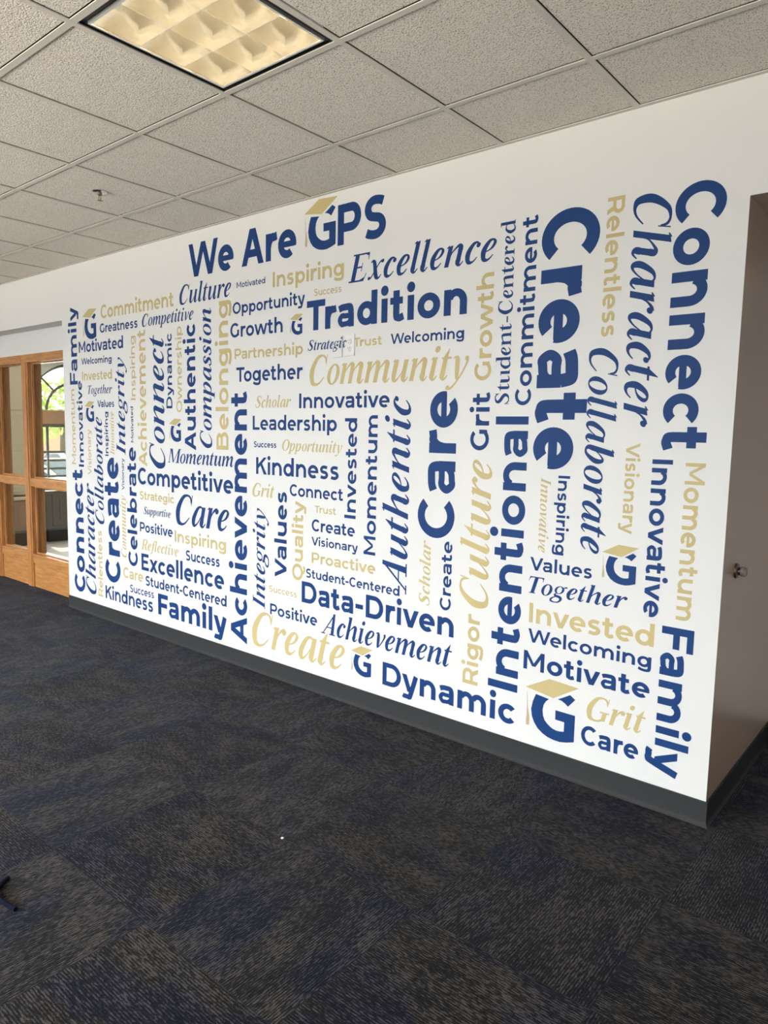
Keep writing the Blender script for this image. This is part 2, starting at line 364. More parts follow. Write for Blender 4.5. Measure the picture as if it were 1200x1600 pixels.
SL = .27
_stroke = stroke
def serif(ch, roman=False):
    """bold old-style italic drawn upright, sheared afterwards; caps 700, x-height 470"""
    K = 124; H = 34; X = 470
    def stroke(pts, w=None, n=7): return _stroke([(a, b, c*1.05+7) for a, b, c in pts], w, n)
    foot = lambda x: [(x, 150, K), (x+6, 75, K*.95), (x+42, 18, 62), (x+90, 18, 36), (x+150, 92, 18)]
    head = lambda x, y: stroke([(x-102, y-42, 18), (x-70, y-22, 30), (x-30, y-8, 60)], n=4) + [[(x-K*.5, y-36), (x-K*.5+6, y-8), (x+K*.5, y+12), (x+K*.5, y-60), (x-K*.5, y-60)]]
    def stem(x, y0, y1): return head(x, y1) + rect(x-K/2, y0, x+K/2, y1-50)
    def up(x, y1): return head(x, y1) + rect(x-K/2, 148, x+K/2, y1-50) + stroke(foot(x), n=6)
    def cap(x0, x1, y, wd=K*1.12):      # a thick cap stem with hairline serifs
        return rect(x0-wd/2, 0, x0+wd/2, 700) + rect(x0-wd/2-62, 0, x0+wd/2+62, H) + rect(x0-wd/2-62, 700-H, x0+wd/2+62, 700)
    def arch(x0, x1, last=True):
        a = stroke([(x0+K*.35, 215, 20), (x0+K*.62, 320, 26), (x1-115, 425, 48), (x1-58, 452, 78), (x1-8, 410, K*.95), (x1, 330, K)], n=7)
        return a + (rect(x1-K/2, 148, x1+K/2, 332) + stroke(foot(x1), n=6) if last else rect(x1-K/2, 0, x1+K/2, 332))
    def archr(x0, x1):
        return stroke([(x0+K*.35, 330, 30), (x0+K*.8, 410, 40), (x1-90, 450, 62), (x1-25, 430, K*.85), (x1, 330, K)], n=7) + rect(x1-K/2, 0, x1+K/2, 332) + rect(x1-K/2-48, 0, x1+K/2+48, H)
    cshape = stroke([(330, 395, 34), (268, 452, 34), (165, 412, 84), (84, 240, 124), (118, 70, 92), (200, 20, 60), (285, 50, 34), (352, 128, 18)], n=8)
    if roman:
        if ch == 'u': return 590, stroke([(105, X-20, K), (105, 150, K), (135, 45, 90), (215, 25, 44), (320, 90, 26)], n=7) + rect(20, X-H, 105, X) + rect(400, 0, 400+K, X) + rect(330, X-H, 420, X) + rect(440, 0, 575, H)
        if ch == 'n': return 600, rect(60, 0, 60+K, X) + rect(10, X-H, 100, X) + rect(12, 0, 60+K+48, H) + archr(60+K/2, 468)
        if ch == 'd': return 580, rect(400, 0, 400+K, 730) + rect(340, 730-H, 420, 730) + rect(440, 0, 565, H) + stroke([(420, 400, 26), (330, 455, 34), (190, 430, 80), (92, 235, 124), (150, 50, 88), (270, 16, 46), (400, 90, 26)], n=8)
        if ch == 'r': return 440, rect(60, 0, 60+K, X) + rect(10, X-H, 100, X) + rect(12, 0, 60+K+60, H) + stroke([(60+K*.8, 300, 26), (230, 405, 40), (330, 450, 70)], n=6) + disc(345, 400, 62)
        if ch == 't': return 345, rect(90, 120, 90+K, X) + [[(90, X), (90+K, X), (90+K, 620), (80+K, 620)]] + stroke([(90+K/2, 130, K), (165, 45, 88), (230, 28, 44), (330, 95, 20)], n=6) + rect(20, X-H*1.2, 315, X)
    if ch == 'A':
        return 700, stroke([(88, 10, 34), (470, 690, 44)]) + [[(400, 700), (500, 700), (600, 0), (455, 0)]] + rect(190, 215, 500, 215+34) + rect(0, 0, 200, H) + rect(385, 0, 670, H)
    if ch == 'C':
        return 690, stroke([(592, 520, 34), (530, 640, 40), (400, 690, 40), (235, 625, 100), (118, 350, 150), (190, 80, 112), (330, 5, 58), (470, 40, 38), (602, 180, 20)], n=9) + [[(576, 700), (600, 712), (612, 470), (590, 470)]]
    if ch == 'E':
        return 690, rect(120, 0, 120+K*1.15, 700) + rect(45, 0, 560, H*1.2) + rect(45, 700-H*1.2, 600, 700) + rect(220, 340, 420, 340+H*1.2) + [[(600, 700), (572, 700), (590, 520), (608, 520)], [(530, 0), (562, 0), (630, 195), (608, 195)], [(410, 250), (432, 250), (432, 460), (410, 460)], [(470, 700-H), (595, 700-H), (590, 620)], [(400, H), (570, H), (600, 110)]]
    if ch == 'G':
        return 760, stroke([(604, 530, 34), (545, 640, 40), (410, 690, 40), (240, 625, 100), (118, 350, 150), (190, 80, 112), (340, 4, 54), (470, 18, 50), (590, 75, 60)], n=9) + [[(590, 700), (614, 712), (622, 480), (602, 480)]] + rect(535, 40, 535+K, 300) + rect(450, 300-H, 725, 300)
    if ch == 'I': return 400, cap(200, 0, 0)
    if ch == 'M':
        return 960, stroke([(118, 0, 40), (118, 700, 40)]) + [[(100, 700), (250, 700), (500, 60), (430, 0)]] + stroke([(455, 10, 30), (800, 700, 40)]) + rect(740, 0, 740+K*1.15, 700) + rect(25, 0, 220, H) + rect(30, 700-H, 180, 700) + rect(665, 0, 950, H) + rect(800, 700-H, 950, 700)
    if ch == 'O': return 770, ring(385, 350, 340, 362, 145, 42)
    if ch == 'R': return 730, cap(190, 0, 0) + stroke([(240, 683, 34), (400, 683, 36), (520, 640, 80), (570, 520, 138), (510, 400, 84), (400, 352, 36), (240, 350, 32)], n=7) + [[(330, 350), (480, 365), (660, 0), (500, 0)]] + rect(560, 0, 740, H)
    if ch == 'S': return 590, stroke([(480, 560, 34), (410, 665, 40), (290, 690, 44), (165, 630, 96), (140, 520, 128), (230, 410, 140), (370, 300, 140), (440, 190, 128), (390, 60, 90), (260, 8, 42), (140, 40, 40), (60, 170, 26)], n=7) + [[(470, 705), (495, 705), (500, 500), (478, 500)], [(62, -8), (38, -8), (40, 220), (62, 220)]]
    if ch == 'T': return 660, rect(330-K*.58, 0, 330+K*.58, 700) + rect(200, 0, 460, H) + rect(50, 700-H*1.3, 620, 700) + [[(50, 700), (78, 700), (70, 520), (48, 520)], [(592, 700), (622, 700), (628, 520), (606, 520)], [(60, 690), (170, 690), (62, 600)], [(610, 690), (500, 690), (615, 600)]]
    if ch == 'a':
        return 545, stroke([(372, 405, 30), (280, 462, 34), (170, 405, 84), (84, 200, 120), (105, 60, 96), (175, 20, 50), (270, 110, 26), (352, 260, 22)], n=8) + rect(395-K/2, 148, 395+K/2, 462) + stroke(foot(395), n=6)
    if ch == 'b': return 500, head(110, 720) + stroke([(110, 672, K), (108, 220, K), (112, 90, 96), (180, 15, 44), (290, 40, 72), (392, 230, 120), (372, 400, 84), (305, 450, 50), (210, 360, 24), (150, 240, 20)], n=8)
    if ch == 'c': return 420, cshape + disc(318, 388, 55)
    if ch == 'e': return 430, stroke([(110, 205, 22), (220, 235, 28), (300, 300, 60), (330, 390, 70), (270, 455, 34), (165, 412, 86), (84, 240, 124), (118, 70, 92), (200, 20, 60), (285, 50, 34), (352, 128, 18)], n=8)
    if ch == 'f': return 340, stroke([(20, -190, 60), (95, -190, 40), (140, -100, 90), (160, 200, K), (175, 520, K*.95), (240, 690, 60), (330, 715, 40), (385, 680, 50)], n=8) + disc(378, 668, 48) + disc(5, -165, 48) + rect(40, X-H*1.3, 330, X)
    if ch == 'g':
        return 520, ring(225, 310, 185, 165, 92, 30) + stroke([(150, 168, 26), (95, 110, 50), (150, 65, 80), (320, 20, 92), (380, -70, 90), (310, -180, 50), (170, -206, 36), (30, -170, 56), (10, -90, 66), (90, -10, 40), (190, 40, 30)], n=7) + stroke([(350, 395, 30), (420, 445, 46), (490, 440, 54)], n=5)
    if ch == 'h': return 570, stem(108, 0, 725) + arch(108, 405)
    if ch == 'i': return 300, up(112, X) + disc(130, 640, 70)
    if ch == 'l': return 300, up(112, 725)
    if ch == 'm': return 850, stem(108, 0, X) + arch(108, 390, False) + arch(390, 680)
    if ch == 'n': return 570, stem(108, 0, X) + arch(108, 405)
    if ch == 'o': return 490, ring(242, 232, 212, 246, 116, 34)
    if ch == 'p': return 540, stem(100, -195, X) + rect(-30, -200, 215, -200+H) + stroke([(140, 240, 22), (215, 380, 28), (320, 452, 56), (400, 380, 90), (415, 240, 120), (350, 70, 84), (240, 8, 40), (140, 60, 26)], n=8)
    if ch == 'r': return 410, stem(108, 0, X) + stroke([(150, 215, 20), (190, 340, 30), (265, 430, 56), (340, 450, 70)], n=6) + disc(345, 405, 60)
    if ch == 's': return 390, stroke([(300, 375, 40), (240, 450, 34), (150, 440, 60), (98, 355, 96), (170, 260, 116), (270, 175, 108), (280, 70, 84), (200, 16, 40), (110, 22, 40), (45, 95, 36)], n=7) + disc(300, 370, 42) + disc(58, 95, 42)
    if ch == 't': return 325, rect(108-K/2, 148, 108+K/2, X) + stroke(foot(108), n=6) + [[(108-K/2, X-4), (108+K/2, X-4), (108+K/2, 640), (95+K/2, 640)]] + rect(5, X-H*1.3, 270, X)
    if ch == 'u':
        return 570, head(108, X) + stroke([(108, 422, K), (106, 170, K), (128, 55, 96), (195, 20, 50), (285, 110, 26), (362, 260, 22)], n=8) + rect(405-K/2, 148, 405+K/2, X) + stroke(foot(405), n=6)
    if ch == 'v': return 450, stroke([(10, 425, 18), (55, 452, 40), (110, 420, 90), (150, 250, 104), (178, 60, 80), (185, 0, 36)], n=8) + stroke([(175, 0, 22), (260, 100, 30), (345, 260, 40), (380, 380, 66), (350, 455, 60)], n=7)
    if ch == 'x': return 500, stroke([(30, 420, 20), (90, 455, 60), (160, 380, 96), (260, 120, 104), (330, 25, 76), (400, 30, 36), (450, 100, 20)], n=7) + stroke([(60, 45, 60), (130, 60, 30), (320, 390, 30), (410, 430, 60)], n=6) + disc(60, 40, 44) + disc(415, 425, 46)
    if ch == 'y': return 470, stroke([(15, 425, 18), (60, 452, 40), (115, 420, 90), (160, 250, 104), (205, 60, 80), (225, -10, 36)], n=8) + stroke([(385, 430, 66), (395, 330, 44), (320, 120, 34), (200, -80, 34), (100, -180, 44), (20, -180, 50)], n=7) + disc(365, 425, 46) + disc(15, -165, 48)
    if ch == '-': return 360, rect(50, 195, 310, 265)
    if ch == ' ': return 250, []
    raise KeyError(ch)

def lay(text, font, stem=150, sl=SL):
    """-> (natural width, polygons) with the left edge of the first letter at x = 0"""
    x = 0; polys = []
    for i, ch in enumerate(text):
        if font == 'sans': adv, P = sans(ch, stem); sh = 0
        else: adv, P = serif(ch, font == 'roman'); sh = 0 if font == 'roman' else sl
        x += KERN.get((text[i-1], ch), 0)*(1 if font == 'sans' else .5) if i else 0
        for p in P: polys.append([(px+x+py*sh, py) for px, py in p])
        x += adv
    xs = [q[0] for p in polys for q in p]; m = min(xs)
    return max(xs)-m, [[(a-m, b) for a, b in p] for p in polys]

# text, lettering, stem, colour, direction, wall x and height of the baseline start, width and height scale, label
WORDS = [
('We Are', 'sans', 172, 'n', 'R', -4.125, 2.53, 0.00026799, 0.00030429, 'large navy sans word We Are reading level, above navy Culture'),
('PS', 'sans', 172, 'n', 'R', -2.766, 2.5355, 0.00026751, 0.00030286, 'large navy sans letters PS of the heading, above navy Excellence'),
('Culture', 'it', 0, 'n', 'R', -4.234, 2.368, 0.00017146, 0.00017571, 'navy italic word Culture reading level, above gold Belonging'),
('Motivated', 'sans', 128, 'n', 'R', -3.626, 2.409, 5.1698e-05, 5e-05, 'small navy sans word Motivated reading level, right of navy Culture and left of gold Inspiring'),
('Inspiring', 'sans', 147, 'g', 'R', -3.291, 2.3755, 0.00012806, 0.00012714, 'gold sans word Inspiring reading level, above navy Opportunity and above gold Success'),
('Excellence', 'it', 0, 'n', 'R', -2.682, 2.3285, 0.00020437, 0.00020429, 'large navy italic word Excellence reading level, left of navy Student-Centered'),
('Success', 'sans', 128, 'g', 'R', -2.942, 2.2895, 5.0388e-05, 5.4286e-05, 'small gold sans word Success reading level, above navy Tradition and below gold Inspiring'),
('Opportunity', 'sans', 147, 'n', 'R', -3.666, 2.2535, 0.00010011, 0.0001, 'navy sans word Opportunity reading level, right of gold Belonging'),
('Tradition', 'sans', 178, 'n', 'R', -3.0, 2.1005, 0.00023182, 0.00023571, 'large navy sans word Tradition reading level, below gold Success'),
('Growth', 'sans', 147, 'n', 'R', -3.69, 2.1105, 0.00012669, 0.00012429, 'navy sans word Growth reading level, right of gold Belonging'),
('Partnership', 'sans', 147, 'g', 'R', -3.648, 1.9745, 0.00010123, 9.2857e-05, 'gold sans word Partnership reading level, above navy Together'),
('Strategic', 'it', 0, 'n', 'R', -2.991, 1.9905, 7.9666e-05, 8.1429e-05, 'small navy italic word Strategic reading level, above gold Community'),
('Trust', 'sans', 147, 'g', 'R', -2.637, 1.9905, 7.4838e-05, 6.7143e-05, 'small gold sans word Trust reading level, above gold Community and right of navy Strategic'),
('Welcoming', 'sans', 147, 'n', 'R', -2.378, 1.988, 7.5481e-05, 7.4286e-05, 'small navy sans word Welcoming reading level, above gold Community and below navy Tradition'),
('Together', 'sans', 147, 'n', 'R', -3.631, 1.834, 0.00012553, 0.00012714, 'navy sans word Together reading level, below gold Partnership'),
('Community', 'it', 0, 'g', 'R', -2.973, 1.796, 0.00021276, 0.00023286, 'large gold italic word Community reading level, right of navy Innovative'),
('Scholar', 'it', 0, 'g', 'R', -3.45, 1.672, 9.5422e-05, 0.00010143, 'gold italic word Scholar reading level, above navy Leadership'),
('Innovative', 'sans', 147, 'n', 'R', -3.058, 1.6655, 0.000126, 0.00012143, 'navy sans word Innovative reading level, left of gold Community'),
('Leadership', 'sans', 147, 'n', 'R', -3.472, 1.5365, 0.00012439, 0.00012286, 'navy sans word Leadership reading level, above gold Opportunity'),
('Success', 'sans', 147, 'n', 'R', -3.461, 1.4295, 4.9912e-05, 5.1429e-05, 'small navy sans word Success reading level, below navy Leadership and above navy Kindness'),
('Opportunity', 'it', 0, 'g', 'R', -3.202, 1.4165, 9.3867e-05, 9.4286e-05, 'gold italic word Opportunity reading level, left of navy Invested'),
('Kindness', 'sans', 147, 'n', 'R', -3.44, 1.264, 0.00014961, 0.00014857, 'navy sans word Kindness reading level, below gold Opportunity and above navy Connect'),
('Grit', 'it', 0, 'g', 'R', -3.475, 1.125, 0.00011674, 0.00011714, 'gold italic word Grit reading level, left of navy Values and right of navy Achievement'),
('Connect', 'sans', 147, 'n', 'R', -3.133, 1.15, 9.9011e-05, 9.8571e-05, 'navy sans word Connect reading level, left of navy Invested'),
('Trust', 'sans', 128, 'g', 'R', -2.921, 1.0665, 6.3676e-05, 5.8571e-05, 'small gold sans word Trust reading level, above navy Create and below navy Connect'),
('Create', 'sans', 147, 'n', 'R', -2.944, 0.9575, 9.829e-05, 9.8571e-05, 'navy sans word Create reading level, above navy Visionary'),
('Visionary', 'sans', 147, 'n', 'R', -2.945, 0.874, 7.4692e-05, 7e-05, 'small navy sans word Visionary reading level, above gold Proactive'),
('Proactive', 'sans', 147, 'g', 'R', -2.942, 0.7695, 0.0001, 9e-05, 'gold sans word Proactive reading level, below navy Visionary'),
('Student-Centered', 'sans', 147, 'n', 'R', -2.987, 0.676, 7.443e-05, 7.5714e-05, 'small navy sans word Student-Centered reading level, below navy Authentic and right of gold Quality'),
('Data-Driven', 'sans', 162, 'n', 'R', -3.024, 0.5215, 0.00017353, 0.00018143, 'navy sans word Data-Driven reading level, right of gold Quality'),
('Success', 'sans', 128, 'g', 'R', -3.315, 0.5385, 6.0032e-05, 5.7143e-05, 'small gold sans word Success reading level, right of navy Integrity and left of navy Data-Driven'),
('Positive', 'sans', 147, 'n', 'R', -3.305, 0.397, 0.00010216, 9.8571e-05, 'navy sans word Positive reading level, above gold Create and right of navy Integrity'),
('Achievement', 'it', 0, 'n', 'R', -2.859, 0.3655, 0.00016623, 0.00018286, 'navy italic word Achievement reading level, right of gold Create'),
('Create', 'it', 0, 'g', 'R', -3.478, 0.174, 0.00029372, 0.00031286, 'large gold italic word Create reading level, below navy Positive'),
('Dynamic', 'sans', 162, 'n', 'R', -2.387, 0.1705, 0.0001779, 0.00018143, 'navy sans word Dynamic reading level, below gold Rigor'),
('Commitment', 'sans', 147, 'g', 'R', -5.267, 2.3645, 0.00013797, 0.00014286, 'gold sans word Commitment reading level, above navy Competitive'),
('Greatness', 'sans', 147, 'n', 'R', -5.284, 2.258, 0.00010064, 9.7143e-05, 'navy sans word Greatness reading level, above gold Achievement'),
('Competitive', 'it', 0, 'n', 'R', -4.696, 2.2585, 0.00012233, 0.00012143, 'navy italic word Competitive reading level, above gold Achievement'),
('Motivated', 'sans', 147, 'n', 'R', -5.617, 2.125, 0.00012743, 0.00012429, 'navy sans word Motivated reading level, right of navy Family and below navy Greatness'),
('Welcoming', 'sans', 147, 'n', 'R', -5.581, 2.03, 7.6987e-05, 7.1429e-05, 'small navy sans word Welcoming reading level, right of navy Family and above gold Invested'),
('Invested', 'sans', 147, 'g', 'R', -5.574, 1.9045, 0.00010283, 0.0001, 'gold sans word Invested reading level, right of navy Innovative and right of navy Family'),
('Together', 'it', 0, 'n', 'R', -5.49, 1.796, 9.9181e-05, 9.4286e-05, 'navy italic word Together reading level, above navy Values and below gold Invested'),
('Values', 'sans', 147, 'n', 'R', -5.346, 1.691, 7.2191e-05, 7.5714e-05, 'small navy sans word Values reading level, left of navy Integrity and below navy Together'),
('Momentum', 'it', 0, 'n', 'R', -4.393, 1.2965, 0.00014464, 0.00014, 'navy italic word Momentum reading level, below navy Authentic'),
('Competitive', 'sans', 155, 'n', 'R', -4.784, 1.1215, 0.0001747, 0.00017286, 'navy sans word Competitive reading level, below gold Achievement'),
('Strategic', 'sans', 147, 'g', 'R', -4.761, 1.009, 9.2785e-05, 8.7143e-05, 'gold sans word Strategic reading level, below navy Competitive'),
('Supportive', 'it', 0, 'n', 'R', -4.715, 0.9025, 7.5037e-05, 7.8571e-05, 'small navy italic word Supportive reading level, below gold Strategic'),
('Care', 'it', 0, 'n', 'R', -4.304, 0.871, 0.00029722, 0.00029857, 'large navy italic word Care reading level, left of navy Achievement'),
('Positive', 'sans', 147, 'n', 'R', -4.767, 0.767, 0.00010438, 0.00010143, 'navy sans word Positive reading level, left of gold Inspiring and right of navy Celebrate'),
('Inspiring', 'sans', 147, 'g', 'R', -4.321, 0.7395, 0.00012872, 0.00011571, 'gold sans word Inspiring reading level, right of gold Reflective and above navy Success'),
('Reflective', 'it', 0, 'g', 'R', -4.751, 0.634, 0.00011533, 0.00011, 'gold italic word Reflective reading level, left of gold Inspiring'),
('Success', 'sans', 147, 'n', 'R', -4.188, 0.623, 9.1143e-05, 0.00010143, 'navy sans word Success reading level, above navy Excellence and below gold Inspiring'),
('Excellence', 'sans', 157, 'n', 'R', -4.754, 0.4765, 0.00017952, 0.00018, 'navy sans word Excellence reading level, right of gold Reflective'),
('Care', 'sans', 147, 'g', 'R', -5.013, 0.3815, 0.00011676, 0.00011714, 'gold sans word Care reading level, below navy Excellence'),
('Student-Centered', 'sans', 147, 'n', 'R', -4.701, 0.366, 0.00010177, 0.00010429, 'navy sans word Student-Centered reading level, above navy Family and left of navy Achievement'),
('Success', 'sans', 128, 'n', 'R', -4.918, 0.2815, 7.8114e-05, 8.2857e-05, 'small navy sans word Success reading level, right of navy Kindness and below navy Student-Centered'),
('Kindness', 'sans', 147, 'n', 'R', -5.285, 0.1725, 0.00014324, 0.00015, 'navy sans word Kindness reading level, left of navy Success and below navy Create'),
('Family', 'sans', 172, 'n', 'R', -4.541, 0.1745, 0.00023555, 0.00022286, 'large navy sans word Family reading level, below navy Student-Centered'),
('Values', 'sans', 147, 'n', 'R', -1.527, 0.9235, 8.6164e-05, 8.5714e-05, 'small navy sans word Values reading level, below navy Inspiring and above navy Together'),
('Together', 'it', 0, 'n', 'R', -1.529, 0.817, 0.00012371, 0.00011143, 'navy italic word Together reading level, above gold Invested and below navy Values'),
('Invested', 'sans', 147, 'g', 'R', -1.521, 0.6805, 0.00012888, 0.00013, 'gold sans word Invested reading level, left of navy Family and below navy Together'),
('Welcoming', 'sans', 147, 'n', 'R', -1.521, 0.5885, 9.4393e-05, 9e-05, 'navy sans word Welcoming reading level, left of navy Family and above navy Motivate'),
('Motivate', 'sans', 160, 'n', 'R', -1.539, 0.4575, 0.00012812, 0.00012571, 'navy sans word Motivate reading level, left of navy Family'),
('Grit', 'it', 0, 'g', 'R', -1.222, 0.3035, 0.00014635, 0.00015571, 'gold italic word Grit reading level, left of navy Family and above navy Care'),
('Care', 'sans', 162, 'n', 'R', -1.242, 0.184, 0.00010746, 0.00012286, 'navy sans word Care reading level, left of navy Family'),
('Family', 'sans', 157, 'n', 'U', -5.6485, 1.877, 0.00018168, 0.00018286, 'navy sans word Family reading upward, left of navy Motivated'),
('Integrity', 'it', 0, 'n', 'U', -4.9495, 1.328, 0.00019576, 0.00018, 'navy italic word Integrity reading upward, above navy Celebrate and right of navy Values'),
('Inspiring', 'sans', 128, 'g', 'U', -4.797, 1.739, 0.00010448, 9.2857e-05, 'gold sans word Inspiring reading upward, left of gold Achievement'),
('Achievement', 'sans', 147, 'g', 'U', -4.6575, 1.256, 0.00014036, 0.00015286, 'gold sans word Achievement reading upward, below navy Competitive'),
('Motivated', 'sans', 128, 'n', 'U', -4.834, 1.427, 5.1119e-05, 5e-05, 'small navy sans word Motivated reading upward, right of navy Integrity'),
('Connect', 'it', 0, 'n', 'U', -4.431, 1.247, 0.00027321, 0.00027286, 'large navy italic word Connect reading upward, above navy Competitive'),
('Dynamic', 'sans', 147, 'n', 'U', -4.331, 1.675, 0.0001124, 0.00010143, 'navy sans word Dynamic reading upward, right of navy Connect'),
('Ownership', 'sans', 128, 'g', 'U', -4.216, 1.647, 0.00010131, 9.4286e-05, 'gold sans word Ownership reading upward, above navy Authentic'),
('Authentic', 'sans', 161, 'n', 'U', -4.061, 1.391, 0.0001615, 0.00018, 'navy sans word Authentic reading upward, above navy Momentum'),
('Compassion', 'it', 0, 'n', 'U', -3.888, 1.41, 0.00017553, 0.00018, 'navy italic word Compassion reading upward, left of gold Belonging'),
('Belonging', 'sans', 147, 'g', 'U', -3.713, 1.404, 0.00017792, 0.00017571, 'gold sans word Belonging reading upward, left of navy Growth'),
('Innovative', 'sans', 147, 'n', 'U', -5.5825, 1.211, 0.00012803, 0.00011714, 'navy sans word Innovative reading upward, below navy Family'),
('Momentum', 'sans', 128, 'g', 'U', -5.709, 1.227, 0.00010066, 0.0001, 'gold sans word Momentum reading upward, left of navy Innovative'),
('Visionary', 'sans', 128, 'g', 'U', -5.462, 1.152, 7.5683e-05, 8e-05, 'small gold sans word Visionary reading upward, left of navy Collaborate'),
('Collaborate', 'it', 0, 'n', 'U', -5.286, 0.765, 0.00017191, 0.00018571, 'navy italic word Collaborate reading upward, left of navy Create'),
('Inspiring', 'sans', 147, 'n', 'U', -5.1955, 1.313, 7.6034e-05, 7.1429e-05, 'small navy sans word Inspiring reading upward, above navy Create'),
('Innovative', 'it', 0, 'g', 'U', -5.1085, 1.325, 7.3624e-05, 8.7143e-05, 'gold italic word Innovative reading upward, right of navy Inspiring'),
('Connect', 'sans', 172, 'n', 'U', -5.611, 0.159, 0.00023471, 0.00024857, 'large navy sans word Connect reading upward, left of navy Character'),
('Character', 'it', 0, 'n', 'U', -5.436, 0.171, 0.00021098, 0.00022286, 'large navy italic word Character reading upward, left of navy Collaborate'),
('Relentless', 'sans', 147, 'g', 'U', -5.325, 0.173, 0.0001015, 0.00010143, 'gold sans word Relentless reading upward, right of navy Character'),
('Create', 'sans', 172, 'n', 'U', -5.0575, 0.317, 0.00028677, 0.00031286, 'large navy sans word Create reading upward, right of navy Collaborate and below navy Inspiring'),
('Visionary', 'sans', 128, 'n', 'U', -4.975, 1.062, 4.9972e-05, 5.1429e-05, 'small navy sans word Visionary reading upward, left of navy Celebrate'),
('Community', 'it', 0, 'g', 'U', -4.963, 0.539, 9.5043e-05, 0.00010571, 'gold italic word Community reading upward, below navy Celebrate'),
('Celebrate', 'sans', 157, 'n', 'U', -4.807, 0.488, 0.00017827, 0.00018, 'navy sans word Celebrate reading upward, below navy Integrity'),
('Achievement', 'sans', 167, 'n', 'U', -3.5285, 0.154, 0.0002308, 0.00023429, 'large navy sans word Achievement reading upward, right of navy Momentum'),
('Values', 'sans', 157, 'n', 'U', -3.158, 0.641, 0.00015268, 0.00015, 'navy sans word Values reading upward, right of gold Grit'),
('Integrity', 'it', 0, 'n', 'U', -3.355, 0.417, 0.00016936, 0.00016429, 'navy italic word Integrity reading upward, left of gold Success and left of navy Positive'),
('Quality', 'sans', 147, 'g', 'U', -3.017, 0.647, 0.00012752, 0.00012714, 'gold sans word Quality reading upward, left of navy Data-Driven'),
('Invested', 'sans', 147, 'n', 'U', -2.602, 1.057, 0.00012503, 0.00012143, 'navy sans word Invested reading upward, right of navy Connect'),
('Momentum', 'sans', 147, 'n', 'U', -2.455, 0.871, 0.00012381, 0.00012143, 'navy sans word Momentum reading upward, above gold Proactive'),
('Authentic', 'it', 0, 'n', 'U', -2.2375, 0.691, 0.000242, 0.00023714, 'large navy italic word Authentic reading upward, below navy Innovative'),
('Care', 'sans', 164, 'n', 'U', -1.9525, 1.011, 0.00030886, 0.00031286, 'large navy sans word Care reading upward, below gold Community'),
('Scholar', 'it', 0, 'g', 'U', -2.087, 0.654, 9.984e-05, 9.4286e-05, 'gold italic word Scholar reading upward, right of navy Data-Driven'),
('Create', 'sans', 147, 'n', 'U', -1.9565, 0.652, 0.00010178, 9.2857e-05, 'navy sans word Create reading upward, right of navy Data-Driven and below navy Care'),
('Culture', 'it', 0, 'g', 'U', -1.747, 0.696, 0.00022262, 0.00022286, 'large gold italic word Culture reading upward, left of navy Intentional'),
('Grit', 'sans', 147, 'n', 'U', -1.771, 1.458, 0.00014533, 0.00014286, 'navy sans word Grit reading upward, below gold Community'),
('Growth', 'sans', 147, 'g', 'U', -1.772, 1.786, 0.00012721, 0.00012714, 'gold sans word Growth reading upward, left of navy Student-Centered'),
('Rigor', 'sans', 147, 'g', 'U', -1.7835, 0.309, 0.0001275, 0.00012571, 'gold sans word Rigor reading upward, above navy Dynamic'),
('Intentional', 'sans', 161, 'n', 'U', -1.5655, 0.33, 0.00022817, 0.00022857, 'large navy sans word Intentional reading upward, right of gold Culture'),
('Student-Centered', 'roman', 0, 'n', 'U', -1.6715, 1.674, 0.00010584, 0.00010286, 'navy serif word Student-Centered reading upward, right of navy Excellence'),
('Commitment', 'sans', 147, 'n', 'U', -1.5595, 1.668, 0.00011783, 0.00011286, 'navy sans word Commitment reading upward, left of navy Create'),
('Create', 'sans', 182, 'n', 'D', -1.5335, 2.492, 0.00032169, 0.00036571, 'large navy sans word Create reading downward, above navy Collaborate'),
('Relentless', 'sans', 147, 'g', 'D', -1.2465, 2.501, 0.00010451, 0.00010286, 'gold sans word Relentless reading downward, right of navy Create'),
('Character', 'it', 0, 'n', 'D', -1.1335, 2.487, 0.00021052, 0.00020714, 'large navy italic word Character reading downward, left of navy Connect'),
('Connect', 'sans', 172, 'n', 'D', -0.971, 2.496, 0.00023039, 0.00025571, 'large navy sans word Connect reading downward, right of navy Character'),
('Collaborate', 'it', 0, 'n', 'D', -1.2895, 1.901, 0.00017514, 0.00017429, 'navy italic word Collaborate reading downward, below navy Create'),
('Visionary', 'sans', 147, 'g', 'D', -1.112, 1.509, 7.6956e-05, 8e-05, 'small gold sans word Visionary reading downward, right of navy Collaborate'),
('Innovative', 'sans', 155, 'n', 'D', -1.0025, 1.447, 0.0001188, 0.00011571, 'navy sans word Innovative reading downward, above navy Family'),
('Momentum', 'sans', 147, 'g', 'D', -0.8725, 1.438, 0.00010279, 0.00010714, 'gold sans word Momentum reading downward, above navy Family'),
('Inspiring', 'sans', 147, 'n', 'D', -1.4075, 1.36, 7.8257e-05, 7.8571e-05, 'small navy sans word Inspiring reading downward, right of gold Innovative'),
('Innovative', 'it', 0, 'g', 'D', -1.4905, 1.347, 7.4959e-05, 6.8571e-05, 'small gold italic word Innovative reading downward, left of navy Inspiring'),
('Family', 'sans', 167, 'n', 'D', -0.9225, 0.778, 0.00018357, 0.00017857, 'navy sans word Family reading downward, right of gold Invested'),
]
